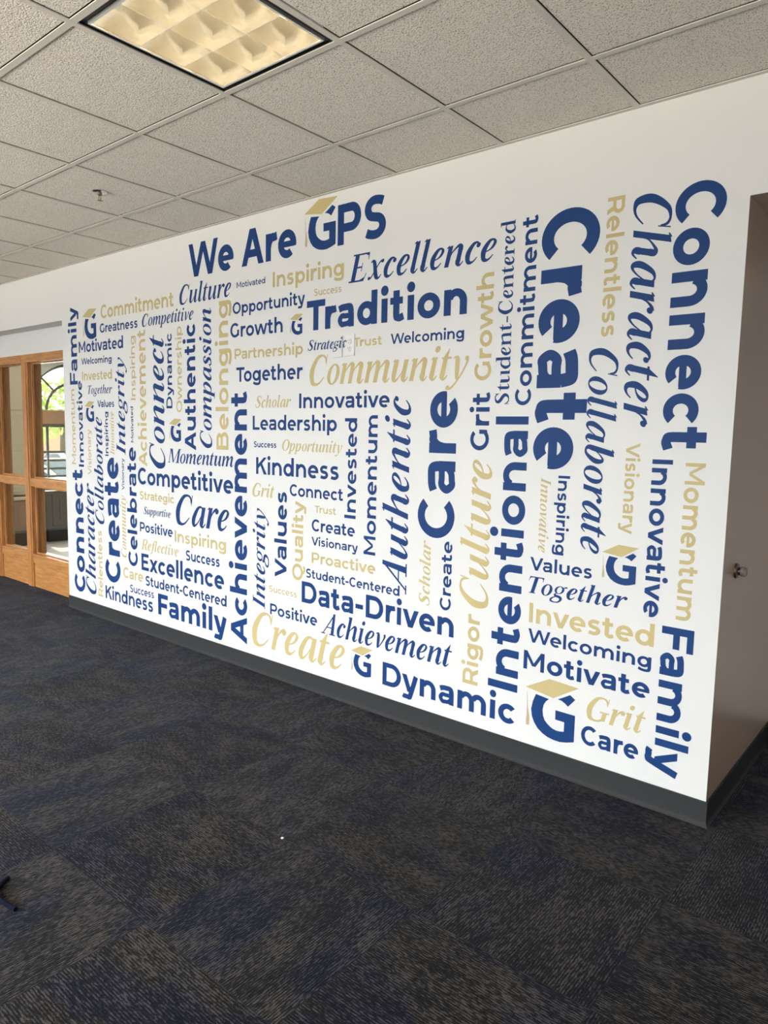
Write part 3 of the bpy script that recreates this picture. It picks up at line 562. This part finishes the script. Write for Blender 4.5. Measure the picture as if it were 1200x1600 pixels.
# emblem: x of the left edge, height of the foot, width, label
LOGOS = [
(-5.5191, 2.236, 0.1811, 'navy G emblem with gold cap above the word Motivated, beside gold Commitment'),
(-5.5274, 1.587, 0.1254, 'small navy G emblem with gold cap left of the word Values'),
(-4.3564, 1.454, 0.1244, 'small navy G emblem with gold cap below Ownership, above italic Momentum'),
(-3.1275, 2.094, 0.0915, 'small navy G emblem with gold cap between Growth and Tradition'),
(-2.6003, 0.191, 0.1313, 'navy G emblem with gold cap between gold Create and navy Dynamic'),
(-1.1714, 0.929, 0.1294, 'navy G emblem with gold cap right of Values, under Collaborate'),
(-1.4889, 0.177, 0.2149, 'largest navy G emblem with gold cap, beside gold Grit near the floor'),
(-2.9939, 2.55, 0.2129, 'navy G emblem with gold cap in the heading, before P and S'),
]
PLATE_A = (-2.784, -2.717, 1.9405, 2.055)
PLATE_B = (-2.701, -2.627, 1.9435, 2.058)

# ================================================================ the room
WN = 2.8959; XL, XR = -5.8864, -.7106; AB = 3.985; HD = 2.41      # mural wall plane, its two ends, alcove back, alcove head
HW = H+.30
PW = 3.04                                                         # face of the oak window partition
struct(MB().face([(-10.5, SOUTH, 0), (2.6, SOUTH, 0), (2.6, WN+.005, 0), (-10.5, WN+.005, 0)]).face([(-10.5, WN+.005, 0), (XL, WN+.005, 0), (XL, PW+.02, 0), (-10.5, PW+.02, 0)])
       .face([(XR, WN+.005, 0), (.9, WN+.005, 0), (.9, AB, 0), (XR, AB, 0)]).build('floor', CARPET), 'navy and charcoal carpet tiles laid quarter turned across the room floor', 'floor')
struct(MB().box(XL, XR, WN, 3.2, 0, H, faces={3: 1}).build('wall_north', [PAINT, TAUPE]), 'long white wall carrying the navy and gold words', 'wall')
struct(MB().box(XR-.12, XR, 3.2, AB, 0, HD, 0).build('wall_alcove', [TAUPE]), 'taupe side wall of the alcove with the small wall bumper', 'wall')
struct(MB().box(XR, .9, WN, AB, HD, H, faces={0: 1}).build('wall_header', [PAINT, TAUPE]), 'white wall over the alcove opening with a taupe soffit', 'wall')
struct(MB().box(XR-.12, 1.0, AB, AB+.1, 0, HD).build('wall_alcove_back', PAINT), 'white wall at the back of the alcove', 'wall')
struct(MB().box(.9, 2.7, WN, AB, 0, HW).build('wall_alcove_end', PAINT), 'white wall on the far side of the alcove', 'wall')
struct(MB().box(2.6, 2.7, SOUTH-.1, WN, 0, HW).build('wall_east', PAINT), 'plain white side wall of the room', 'wall')
struct(MB().box(-10.6, -10.5, SOUTH-.1, 3.2, 0, HW).build('wall_west', PAINT), 'plain white wall at the far end of the room', 'wall')
m = MB(); m.box(-10.5, 2.6, SOUTH-.12, SOUTH, 0, .9).box(-10.5, 2.6, SOUTH-.12, SOUTH, 2.4, HW)
xs = [-10.5, -8.85, -6.35, -5.55, -3.05, -2.25, .25, 2.6]
for i in range(0, 8, 2): m.box(xs[i], xs[i+1], SOUTH-.12, SOUTH, .9, 2.4)
struct(m.build('wall_south', PAINT), 'white wall with three wide windows facing the word wall', 'wall')
struct(MB().box(-10.5, XL, WN+.006, 3.2, 2.405, HW).box(-10.5, XL, PW+.01, 3.2, 2.195, 2.405).build('wall_bulkhead', PAINT), 'white bulkhead above the oak framed windows', 'wall')
struct(MB().box(-10.5, -7.68, PW, 3.2, 0, 2.195).build('wall_partition', PAINT), 'white wall beyond the oak framed windows', 'wall')

# rubber cove base: profile swept along the wall foot, mitred at the corner
prof = [(0, .1015), (.004, .1015), (.0065, .098), (.0068, .020), (.0085, .010), (.013, .004), (.0165, 0)]
m = MB()
for (a, za), (b, zb) in zip(prof, prof[1:]):
    m.face([(XL, WN-a, za), (XL, WN-b, zb), (XR+b, WN-b, zb), (XR+a, WN-a, za)])
struct(m.build('baseboard_north', BASEM, smooth=True), 'dark grey rubber base along the foot of the word wall', 'baseboard')
m = MB()
for (a, za), (b, zb) in zip(prof, prof[1:]):
    m.face([(XR+a, WN-a, za), (XR+b, WN-b, zb), (XR+b, AB-b, zb), (XR+a, AB-a, za)])
for (a, za), (b, zb) in zip(prof, prof[1:]):
    m.face([(XR+a, AB-a, za), (XR+b, AB-b, zb), (.9, AB-b, zb), (.9, AB-a, za)])
struct(m.build('baseboard_alcove', BASEM, smooth=True), 'dark rubber base wrapping round the alcove', 'baseboard')

# suspended ceiling: boards lying in a two-foot grid
S = .6096; GX, GY = -1.1403, WN-.4577
xs = [GX+(4-k)*S for k in range(22)]; xs = sorted(x for x in xs if -10.5 < x < 2.6); xs = [-10.5]+xs+[2.6]
ys = sorted(y for y in [GY-j*S for j in range(12)] if y > SOUTH+.1); ys = [SOUTH]+ys+[WN]
FX, FY = GX-1.5*S, GY-1.5*S           # centre of the light's module
m = MB(); g = .0135; t = .007
for i in range(len(xs)-1):
    for j in range(len(ys)-1):
        x0, x1, y0, y1 = xs[i], xs[i+1], ys[j], ys[j+1]
        if x0 < FX < x1 and y0 < FY < y1: continue
        x0 += g; x1 -= g; y0 += g; y1 -= (g if j < len(ys)-2 else .021)
        if x1-x0 < .03 or y1-y0 < .03: continue
        e = .003; za, zb = H+.0045, H+.0075
        o = [(x0, y0), (x1, y0), (x1, y1), (x0, y1)]; n = [(x0+e, y0+e), (x1-e, y0+e), (x1-e, y1-e), (x0+e, y1-e)]
        m.face([(*p, za) for p in n])
        for k in range(4): m.face([(*o[k], zb), (*o[(k+1) % 4], zb), (*n[(k+1) % 4], za), (*n[k], za)])
        for k in range(4): m.face([(*o[k], zb), (*o[(k+1) % 4], zb), (*o[(k+1) % 4], zb+.012), (*o[k], zb+.012)])
# plenum above the boards, open above the light
px0, px1, py0, py1 = FX-S/2+.001, FX+S/2-.001, FY-S/2+.001, FY+S/2-.001
zt = H+.0195
struct(MB().box(-10.6, 2.8, SOUTH-.12, 7, HW, HW+.1).build('roof', GAP), 'unseen flat roof slab added over the room to block sun leaks', 'roof')  # unseen slab added to keep the sun from leaking in around the ceiling
for q in (((-10.5, SOUTH), (2.6, py0)), ((-10.5, py1), (2.6, WN)), ((-10.5, py0), (px0, py1)), ((px1, py0), (2.6, py1))):
    m.face([(q[0][0], q[0][1], zt), (q[1][0], q[0][1], zt), (q[1][0], q[1][1], zt), (q[0][0], q[1][1], zt)], 1)
struct(m.build('ceiling', [TILE, GAP]), 'beige pebbled acoustic ceiling boards in a square grid', 'ceiling')
m = MB(); w = .012
for x in xs[1:-1]: m.box(x-w, x+w, SOUTH, WN-.021, H, H+.0035)
for y in ys[1:-1]:
    for i in range(len(xs)-1): m.box(xs[i]+w, xs[i+1]-w, y-w, y+w, H+.0003, H+.0035)
m.box(-10.5, 2.6, WN-.021, WN-.0005, H-.0004, H+.003)
struct(m.build('trim_1', TEE), 'thin beige metal grid holding the ceiling boards', 'ceiling grid')

# ---------------------------------------------------------------- recessed parabolic light
lt = empty('ceiling_light', (FX, FY, H))
tag(lt, 'square recessed light with nine warm glowing louver cells in the ceiling', 'ceiling light')
a = .2915; b_ = .262
m = MB()      # housing: black reveal, white reflector box
zr = H+.010
o = [(-a, -a), (a, -a), (a, a), (-a, a)]; n = [(-b_-.004, -b_-.004), (b_+.004, -b_-.004), (b_+.004, b_+.004), (-b_-.004, b_+.004)]
for k in range(4):
    m.face([(FX+o[k][0], FY+o[k][1], zr), (FX+o[(k+1) % 4][0], FY+o[(k+1) % 4][1], zr), (FX+n[(k+1) % 4][0], FY+n[(k+1) % 4][1], zr), (FX+n[k][0], FY+n[k][1], zr)], 0)
    m.face([(FX+n[k][0], FY+n[k][1], zr), (FX+n[(k+1) % 4][0], FY+n[(k+1) % 4][1], zr), (FX+n[(k+1) % 4][0], FY+n[(k+1) % 4][1], H+.15), (FX+n[k][0], FY+n[k][1], H+.15)], 1)
    m.face([(FX+o[k][0], FY+o[k][1], zr), (FX+o[(k+1) % 4][0], FY+o[(k+1) % 4][1], zr), (FX+o[(k+1) % 4][0], FY+o[(k+1) % 4][1], H+.004), (FX+o[k][0], FY+o[k][1], H+.004)], 0)
m.face([(FX+x, FY+y, H+.15) for x, y in n], 1)
m.build('housing', [BLACK, REFL], lt)
m = MB(); f0, f1 = b_-.001, b_+.007
m.box(FX-f1, FX+f1, FY-f1, FY-f0, H+.0005, H+.013).box(FX-f1, FX+f1, FY+f0, FY+f1, H+.0005, H+.013).box(FX-f1, FX-f0, FY-f0, FY+f0, H+.0005, H+.013).box(FX+f0, FX+f1, FY-f0, FY+f0, H+.0005, H+.013)
m.build('frame', SILVER, lt)
def blade(m, c, along, half):
    pr = []
    for i in range(9):
        u = i/8; pr.append((.0012+.034*u**2.1, H+.004+.095*u))
    loop = [(-w_, z) for w_, z in reversed(pr)]+[(w_, z) for w_, z in pr]
    for (p, z0), (q, z1) in zip(loop, loop[1:]):
        if along == 'x': m.face([(FX-half, FY+c+p, z0), (FX+half, FY+c+p, z0), (FX+half, FY+c+q, z1), (FX-half, FY+c+q, z1)])
        else: m.face([(FX+c+p, FY-half, z0), (FX+c+p, FY+half, z0), (FX+c+q, FY+half, z1), (FX+c+q, FY-half, z1)])
    p, q = loop[0], loop[-1]
    if along == 'x': m.face([(FX-half, FY+c+p[0], p[1]), (FX+half, FY+c+p[0], p[1]), (FX+half, FY+c+q[0], q[1]), (FX-half, FY+c+q[0], q[1])])
    else: m.face([(FX+c+p[0], FY-half, p[1]), (FX+c+p[0], FY+half, p[1]), (FX+c+q[0], FY+half, q[1]), (FX+c+q[0], FY-half, q[1])])
m = MB(); pitch = 2*b_/3
for c in (-1.5, -.5, .5, 1.5):
    blade(m, c*pitch*.995, 'x', b_); blade(m, c*pitch*.995, 'y', b_)
m.build('louver', LOUV, lt, smooth=True)
for c in (-1, 0, 1):
    MB().lathe([(.0127, -.25), (.0127, .25)], FX, FY+c*pitch, H+.128, 14, 'x').build('tube', TUBE, lt, smooth=True)

# ---------------------------------------------------------------- sprinkler
sx, sy = -3.84, 2.122
sp = empty('fire_sprinkler', (sx, sy, H))
tag(sp, 'small chrome pendent sprinkler head under a ceiling board', 'sprinkler')
MB().lathe([(.040, .0035), (.040, -.001), (.034, -.005), (.014, -.008), (.0, -.008)], sx, sy, H, 24).build('escutcheon', CHROME, sp, smooth=True)
MB().lathe([(.011, -.004), (.011, -.018), (.007, -.020), (.0, -.020)], sx, sy, H, 12).build('body', DKCHROME, sp, smooth=True)
for s_ in (-1, 1):
    MB().tube([(sx+s_*.009, sy, H-.017), (sx+s_*.013, sy, H-.026), (sx+s_*.012, sy, H-.036), (sx+s_*.003, sy, H-.044)], .0022, 6).build('frame_arm', DKCHROME, sp, smooth=True)
MB().lathe([(.002, -.019), (.002, -.042)], sx, sy, H, 8).build('bulb', RUBBER, sp, smooth=True)
m = MB(); m.lathe([(.0, -.0445), (.008, -.0445), (.008, -.0465), (.0, -.0465)], sx, sy, H, 12)
for k in range(10):
    an = 2*math.pi*k/10; c, s_ = math.cos(an), math.sin(an)
    m.face([(sx+.006*c-.0028*s_, sy+.006*s_+.0028*c, H-.0452), (sx+.016*c-.0035*s_, sy+.016*s_+.0035*c, H-.0458), (sx+.016*c+.0035*s_, sy+.016*s_-.0035*c, H-.0458), (sx+.006*c+.0028*s_, sy+.006*s_-.0028*c, H-.0452)])
m.build('deflector', DKCHROME, sp)

# ---------------------------------------------------------------- wall bumper in the alcove
bp = empty('wall_bumper', (XR, 3.095, 1.005))
tag(bp, 'small round metal wall bumper with a rubber tip on the taupe alcove wall', 'wall bumper')
MB().lathe([(.031, 0), (.031, .006), (.027, .010), (.016, .012), (.016, .018)], XR, 3.095, 1.005, 24, 'x').build('base', DKCHROME, bp, smooth=True)
MB().lathe([(.015, .017), (.020, .020), (.021, .032), (.016, .040), (.009, .042)], XR, 3.095, 1.005, 20, 'x').build('rubber_tip', RUBBER, bp, smooth=True)

# ---------------------------------------------------------------- oak framed interior windows
def bay(name, x0, x1, label, left_post):
    w_ = empty(name, ((x0+x1)/2, PW, 0)); struct(w_, label, 'window')
    y0, y1 = PW, PW+.125
    px = x0+(.12 if left_post else 0)
    m = MB(); m.box(x0, px, y0-.008, y1, 0, 2.12)
    m.box(x0+.018, px-.018, y0-.016, y0-.008, 0, 2.12)
    m.build('post', OAKV, w_, bevel=.003)
    MB().box(x0, x1, y0-.010, y1, 2.12, 2.195).build('top_rail', OAK, w_, bevel=.003)
    MB().box(px, x1, y0-.006, y1, .968, 1.045).build('mid_rail', OAK, w_, bevel=.003)
    MB().box(px, x1, y0-.006, y1, .235, .32).build('bottom_rail', OAK, w_, bevel=.003)
    MB().box(px, x1, y0+.006, y1, 0, .235).build('kick_panel', OAK, w_)
    for z0, z1 in ((.32, .968), (1.045, 2.12)):
        m = MB(); s_ = .014; ya, yb = y0+.028, y0+.046
        m.box(px, px+s_, ya, yb, z0, z1).box(x1-s_, x1, ya, yb, z0, z1).box(px+s_, x1-s_, ya, yb, z0, z0+s_).box(px+s_, x1-s_, ya, yb, z1-s_, z1)
        m.build('glazing_bead', OAKV, w_, bevel=.002)
        MB().box(px+.001, x1-.001, y0+.0465, y0+.0515, z0+.001, z1-.001).build('pane', GLASS, w_)
bay('window_1', -6.985, XL-.0005, 'oak framed glass bay looking out to the arched window', True)
bay('window_2', -7.68, -6.9855, 'oak framed glass bay in front of the cream cabinets', True)

# ---------------------------------------------------------------- the office behind the glass
XE = -9.68; YC = 4.929; RW = .65; ZS = .76; ZP = 1.756
struct(MB().box(XE, -4.0, 3.165, 6.6, -.05, .0).build('floor_office', PLANK), 'pale plank floor of the office behind the glass', 'floor')
struct(MB().box(XE-.2, -4.0, 3.2, 6.6, 2.44, 2.5).build('ceiling_office', PAINT), 'white office ceiling behind the glass', 'ceiling')
struct(MB().box(XE-.2, -4.0, 6.6, 6.7, -.05, 2.5).build('wall_office_north', BEIGE), 'beige back wall of the office', 'wall')
struct(MB().box(-4.0, -3.9, 3.2, 6.7, -.05, 2.5).build('wall_office_east', BEIGE), 'beige side wall of the office', 'wall')
m = MB(); xa, xb = XE-.2, XE
m.box(xa, xb, 3.2, YC-RW, -.05, 2.44).box(xa, xb, YC+RW, 6.6, -.05, 2.44).box(xa, xb, YC-RW, YC+RW, -.05, ZS)
n_ = 24
for k in range(n_):
    t0, t1 = math.pi*k/n_, math.pi*(k+1)/n_
    p0 = (YC+RW*math.cos(t0), ZP+RW*math.sin(t0)); p1 = (YC+RW*math.cos(t1), ZP+RW*math.sin(t1))
    for x in (xa, xb): m.face([(x, p0[0], p0[1]), (x, p1[0], p1[1]), (x, p1[0], 2.44), (x, p0[0], 2.44)])
    m.face([(xa, *p0), (xa, *p1), (xb, *p1), (xb, *p0)])
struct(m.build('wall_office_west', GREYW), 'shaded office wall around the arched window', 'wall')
wn = empty('window_3', (XE, YC, ZS)); struct(wn, 'arched office window with a fanlight looking on the car park', 'window')
xm = XE-.08
m = MB()
for r0 in (RW-.02,):
    m.tube([(xm, YC+r0*math.cos(math.pi*k/32), ZP+r0*math.sin(math.pi*k/32)) for k in range(33)], .022, 8)
m.box(xm-.03, xm+.03, YC-RW, YC-RW+.04, ZS, ZP).box(xm-.03, xm+.03, YC+RW-.04, YC+RW, ZS, ZP).box(xm-.03, xm+.03, YC-RW+.04, YC+RW-.04, ZS, ZS+.03)
m.build('window_frame', BRONZE, wn)
m = MB(); r0 = .375
m.tube([(xm, YC+r0*math.cos(math.pi*k/24), ZP+r0*math.sin(math.pi*k/24)) for k in range(25)], .018, 8)
for an in (45, 90, 135):
    c, s_ = math.cos(R(an)), math.sin(R(an)); m.tube([(xm, YC+r0*c, ZP+r0*s_), (xm, YC+(RW-.01)*c, ZP+(RW-.01)*s_)], .014, 8)
m.build('fanlight_bars', BRONZE, wn)
MB().box(XE-.14, XE+.02, YC-RW, YC+RW, 1.575, ZP).build('transom', MIDWOOD, wn)
MB().box(XE-.14, XE-.02, YC-RW, YC+RW, 1.53, 1.575).build('transom_foot', DKWOOD, wn)
m = MB()
for dy in (-r0, r0): m.tube([(xm, YC+dy, ZS+.02), (xm, YC+dy, 1.54)], .018, 8)
m.build('mullion', BRONZE, wn)
MB().box(XE-.02, XE+.06, YC-RW-.05, YC+RW+.05, ZS-.03, ZS-.001).build('window_sill', WHITE, wn, bevel=.004)
MB().box(xm-.004, xm+.002, YC-RW+.02, YC+RW-.02, ZS+.02, ZP+.3).build('pane', GLASS, wn)

# low dark cabinet under the arched window
cb = empty('low_cabinet', (XE+.14, 5.2, 0)); tag(cb, 'low dark wooden cabinet with panelled doors under the arched window', 'cabinet')
cx1 = XE+.24; cx0 = XE+.005
MB().box(cx0, cx1, 4.36, 6.2, .18, .66).build('body', DKWOOD, cb)
MB().box(cx0, cx1-.03, 4.40, 6.2, 0, .18).build('plinth', BLACK, cb)
MB().box(cx0, cx1+.015, 4.34, 6.22, .66, .685).build('top', DKWOOD, cb, bevel=.003)
for k in range(3):
    y0 = 4.44+k*.56; m = MB(); m.box(cx1, cx1+.018, y0, y0+.52, .21, .64)
    d = m.build('door', DKWOOD, cb, bevel=.003)
    MB().box(cx1+.018, cx1+.028, y0+.09, y0+.43, .28, .57).build('raised_panel', DKWOOD, d, bevel=.006)

# tall cream cabinets over a wooden base
tc = empty('storage_cabinet', (XE+.2, 3.75, 0)); tag(tc, 'tall cream storage cabinet with panelled doors over a brown wooden base', 'cabinet')
cx1 = XE+.34
MB().box(cx0, cx1-.05, 3.225, 4.23, .66, 2.40).build('upper_body', CREAM, tc)
for k in range(2):
    y0 = 3.24+k*.49
    d = MB().box(cx1-.05, cx1-.03, y0, y0+.48, .70, 2.38).build('door', CREAM, tc, bevel=.003)
    for z0, z1 in ((.76, 1.22), (1.30, 1.66), (1.74, 2.30)):
        MB().box(cx1-.03, cx1-.018, y0+.07, y0+.41, z0, z1).build('raised_panel', CREAM, d, bevel=.008)
MB().box(cx0, cx1+.05, 3.225, 4.25, .60, .635).build('counter', CREAM, tc, bevel=.004)
MB().box(cx0, cx1, 3.225, 4.23, .20, .60).build('base_body', MIDWOOD, tc)
for k in range(3):
    y0 = 3.25+k*.325
    d = MB().box(cx1, cx1+.018, y0, y0+.31, .24, .58).build('base_door', MIDWOOD, tc, bevel=.003)
    MB().box(cx1+.018, cx1+.026, y0+.05, y0+.26, .29, .53).build('raised_panel', MIDWOOD, d, bevel=.005)
MB().box(cx0, cx1-.02, 3.225, 4.23, 0, .20).build('plinth', DKWOOD, tc)

# ---------------------------------------------------------------- outdoors
struct(MB().box(-90, XE-.2, -60, 70, -.9, -.8).build('ground', ASPH), 'bright car park outside the arched window', 'ground')
rl = empty('railing', (-10.35, 5.2, -.8)); tag(rl, 'dark metal railing with level bars outside the arched window', 'railing')
for z in (1.172, 1.052, .932, .820): MB().box(-10.362, -10.338, 3.6, 6.9, z-.017, z+.017).build('rail', BRONZE, rl)
for y in (3.6, 6.9): MB().box(-10.37, -10.33, y-.02, y+.02, -.8, 1.2).build('post', BRONZE, rl)
def car(x, y, rz, paint, label):
    t = empty('car', (x, y, -.8)); tag(t, label, 'car', 'parked cars outside')
    L, W_ = 4.4, 1.76
    side = [(-2.2, .35), (-2.15, .75), (-1.9, .92), (-1.2, .98), (-.55, 1.40), (.75, 1.43), (1.55, 1.02), (2.1, .92), (2.2, .70), (2.2, .35)]
    def prism(m, pr, hw, mi=0):
        for s_ in (-1, 1): m.face([(x+px_, y+s_*hw, -.8+pz) for px_, pz in pr], mi)
        for (a0, b0), (a1, b1) in zip(pr, pr[1:]+pr[:1]): m.face([(x+a0, y-hw, -.8+b0), (x+a1, y-hw, -.8+b1), (x+a1, y+hw, -.8+b1), (x+a0, y+hw, -.8+b0)], mi)
        return m
    prism(MB(), side, W_/2).build('body', paint, t, bevel=.05)
    prism(MB(), [(-1.05, 1.0), (-.5, 1.34), (.70, 1.37), (1.38, 1.03)], W_/2+.006).build('side_windows', CARGL, t)
    m = MB(); m.face([(x-1.19, y-.75, -.8+1.0), (x-1.19, y+.75, -.8+1.0), (x-.58, y+.70, -.8+1.39), (x-.58, y-.70, -.8+1.39)])
    m.build('windscreen', CARGL, t)
    m = MB(); m.face([(x+1.52, y-.75, -.8+1.05), (x+1.52, y+.75, -.8+1.05), (x+.80, y+.70, -.8+1.42), (x+.80, y-.70, -.8+1.42)])
    m.build('rear_window', CARGL, t)
    for dx in (-1.35, 1.35):
        for s_ in (-1, 1): MB().lathe([(.05, -.1), (.33, -.1), (.33, .1), (.05, .1)], x+dx, y+s_*(W_/2-.10), -.8+.33, 20, 'y').build('wheel', TYRE, t)
    for s_ in (-1, 1): MB().box(x+2.17, x+2.215, y+s_*.62-.14, y+s_*.62+.14, -.8+.66, -.8+.82).build('tail_light', REDL, t)
    t.rotation_euler.z = rz
car(-21.0, 9.6, .25, WHITE, 'white car nearest the railing, seen through the arched window')
car(-26.5, 13.4, -.1, SILVERC, 'silver car parked behind the white one')
car(-27.5, 10.6, .05, WHITE, 'second white car, parked beside the silver one')
def tree(name, x, y, h, r, label, group=None, sq=1.0):
    t = empty(name, (x, y, -.8)); tag(t, label, 'tree' if h > 3 else 'shrub', group)
    rnd = random.Random(int(x*7+y))
    MB().tube([(x, y, -.85), (x+.1, y, h*.3), (x, y+.1, h*.6)], .14 if h > 3 else .05, 8).build('trunk', BARK, t)
    m = MB()
    for k in range(420):
        u = Vector((rnd.gauss(0, 1), rnd.gauss(0, 1), rnd.gauss(0, 1))).normalized()*r*rnd.uniform(.45, 1)
        c = Vector((x, y, h-.8*r*sq))+Vector((u.x, u.y, u.z*sq)); q = rnd.uniform(.10, .22)*(1 if h > 3 else .6)
        a_ = Vector((rnd.gauss(0, 1), rnd.gauss(0, 1), rnd.gauss(0, 1))).normalized(); b2 = a_.cross(Vector((rnd.gauss(0, 1), rnd.gauss(0, 1), rnd.gauss(0, 1)))).normalized()
        m.face([c-a_*q, c-b2*q*.6, c+a_*q, c+b2*q*.6])
    m.build('foliage', LEAF, t)
tree('tree', -20, 8.2, 3.05, 1.35, 'leafy yellow green tree left of the fanlight centre')
tree('tree', -32, 15.6, 3.5, 1.5, 'yellow green tree farther off behind the fanlight')
tree('shrub', -23.5, 9.6, 2.0, 1.0, 'pale green shrub behind the parked cars', None, .7)
bd = empty('building', (-40, 22, -.8)); tag(bd, 'low brick building beyond the car park', 'building')
MB().box(-44, -38, 15, 34, -.8, 2.0).build('wall', BRICK, bd); MB().box(-44.3, -37.6, 14.6, 34.4, 2.0, 2.5).build('roof', ROOFM, bd)

# ---------------------------------------------------------------- small things
cp = [(-2.399, 0.942), (-2.377, 0.906), (-2.353, 0.886), (-2.302, 0.876), (-2.261, 0.879), (-2.215, 0.887)]
def smooth3(p, z): return [(a, b, z) for a, b in cat(p, 6)]
tag(MB().tube(smooth3(cp, .008), .0075, 8).build('cord', CORDM, smooth=True), 'short curl of navy cord lying on the carpet at the picture edge', 'cord')
m = MB(); lx, ly = -1.892, 1.720
m.face([(lx-.006, ly-.003, .002), (lx+.005, ly-.005, .003), (lx+.006, ly+.004, .006), (lx-.004, ly+.005, .004)]).face([(lx-.006, ly-.003, .002), (lx-.004, ly+.005, .004), (lx-.001, ly+.001, .009)])
tag(m.build('paper_scrap', PAPER), 'tiny white scrap of paper on the carpet', 'scrap')

# covers of two sockets, papered over by the words
def cover(x0, x1, z0, z1, duplex, label):
    t = empty('outlet_plate', ((x0+x1)/2, WN, (z0+z1)/2)); tag(t, label, 'outlet plate', 'socket covers on the word wall')
    MB().box(x0, x1, WN-.0065, WN, z0, z1).build('plate', PLATE, t, bevel=.002)
    xc = (x0+x1)/2; zc = (z0+z1)/2; yf = WN-.0065
    if duplex:
        for dz in (-.0195, .0195):
            r = MB(); r.lathe([(.0165, -.0025), (.0165, 0)], xc, yf, zc+dz, 20, 'y'); ro = r.build('socket', PLATE, t)
            m = MB(); y = yf-.0026
            for dx in (-.0062, .0062): m.box(xc+dx-.0012, xc+dx+.0012, y-.0003, y, zc+dz+.001, zc+dz+.009)
            m.lathe([(.0026, -.0003), (.0026, 0)], xc, y, zc+dz-.007, 10, 'y'); m.build('slot', SLOT, ro)
    else:
        m = MB(); m.box(xc-.010, xc+.010, yf-.002, yf, zc-.006, zc+.020).build('jack', PLATE, t, bevel=.001)
        MB().box(xc-.007, xc+.007, yf-.0023, yf-.002, zc+.002, zc+.014).build('slot', SLOT, t)
cover(*PLATE_A, False, 'white blank cable plate under the word Strategic, left of the socket plate')
cover(*PLATE_B, True, 'white duplex socket plate between the words Strategic and Trust')

# ================================================================ the words and the emblems
def decal(name, polys, material, parent=None, raised=None):
    m = MB()
    for p in polys:
        dy = .0072 if raised and any(raised(u, v) for u, v in p) else DY
        m.face([(u, WN-dy, v) for u, v in p])
    me = bpy.data.meshes.new(name); off = Vector(parent.location) if parent else Vector((0, 0, 0))
    me.from_pydata([tuple(Vector(v)-off) for v in m.v], [], m.f); me.materials.append(material)
    bm = bmesh.new(); bm.from_mesh(me); bmesh.ops.remove_doubles(bm, verts=bm.verts, dist=1e-6)
    big = [f for f in bm.faces if len(f.verts) > 4]
    if big: bmesh.ops.triangulate(bm, faces=big)
    for f in bm.faces:
        if f.normal.y > 0: f.normal_flip()
    bm.to_mesh(me); bm.free()
    o = bpy.data.objects.new(name, me); C.objects.link(o)
    if parent: o.parent = parent
    return o
def merged(text, font, stem):
    """the strokes of a word fused into one flat sheet of triangles"""
    w_, polys = lay(text, font, stem); vs = []; ed = []; P = []
    for p in polys:
        ar = sum(p[i][0]*p[(i+1) % len(p)][1]-p[(i+1) % len(p)][0]*p[i][1] for i in range(len(p)))
        if abs(ar) < 1: continue
        n = len(vs); vs += [Vector(c) for c in p]; ed += [(n+i, n+(i+1) % len(p)) for i in range(len(p))]
        P.append((min(c[0] for c in p), max(c[0] for c in p), p))
    V, E, F, ov, oe, of = delaunay_2d_cdt(vs, ed, [], 0, .02)
    def inside(x, y):
        for a, b, p in P:
            if x < a or x > b: continue
            c = False; k = len(p)-1
            for i in range(len(p)):
                if (p[i][1] > y) != (p[k][1] > y) and x < (p[k][0]-p[i][0])*(y-p[i][1])/(p[k][1]-p[i][1])+p[i][0]: c = not c
                k = i
            if c: return True
        return False
    return w_, [[(V[i].x, V[i].y) for i in f] for f in F if inside(sum(V[i].x for i in f)/3, sum(V[i].y for i in f)/3)]
DY = .0008
for text, font, stem, colr, way, u, v, a, b, label in WORDS:
    w_, polys = merged(text, font, stem or 150)
    if way == 'R': P = [[(u+x*a, v+y*b) for x, y in p] for p in polys]
    elif way == 'U': P = [[(u-y*b, v+x*a) for x, y in p] for p in polys]
    else: P = [[(u+y*b, v-x*a) for x, y in p] for p in polys]
    DY = .0006+len(C.objects)*1e-6
    plates = lambda u, v: any(q[0] < u < q[1] and q[2] < v < q[3] for q in (PLATE_A, PLATE_B))      # printed across the raised plates
    on_plate = text == 'Strategic' and font == 'it'
    tag(decal('word_decal', P, NAVY if colr == 'n' else GOLD, None, plates if on_plate else None), label, 'word', 'vinyl words on the wall')
DY = .0008
CAP = [(-.156, .913), (.389, 1.209), (1.057, 1.166), (.498, .82)]
TAS = [(-.120, .829), (-.112, .83), (-.085, .50), (-.040, .27), (-.034, .20), (-.038, .085), (-.109, .069), (-.118, .20), (-.108, .28), (-.105, .50)]
GL = [(.095, .81), (.03, .64), (-.005, .455), (.02, .30), (.081, .171), (.17, .062), (.284, -.014), (.40, -.06), (.536, -.085), (.68, -.09), (.834, -.057), (1, 0), (1, .569), (.559, .573), (.562, .37), (.768, .365), (.768, .161), (.69, .143), (.607, .137), (.53, .15), (.469, .175), (.39, .225), (.322, .289), (.28, .385), (.265, .498), (.285, .62), (.335, .71), (.403, .773)]
GT = [(.602, .82), (.872, .981), (.986, .905), (.834, .72), (.76, .775), (.68, .81)]
for x0, z0, w_, label in LOGOS:
    q = lambda P: [[(x0+a*w_, z0+b*w_) for a, b in P]]
    t = empty('emblem_decal', (x0+w_/2, WN, z0)); tag(t, label, 'emblem', 'capped letter emblems on the wall')
    tag(decal('mortarboard', q(CAP), GOLD, t), 'gold mortarboard')
    tag(decal('tassel', q(TAS), TASS, t), 'tan tassel')
    decal('letter', q(GL)+q(GT), NAVY, t)
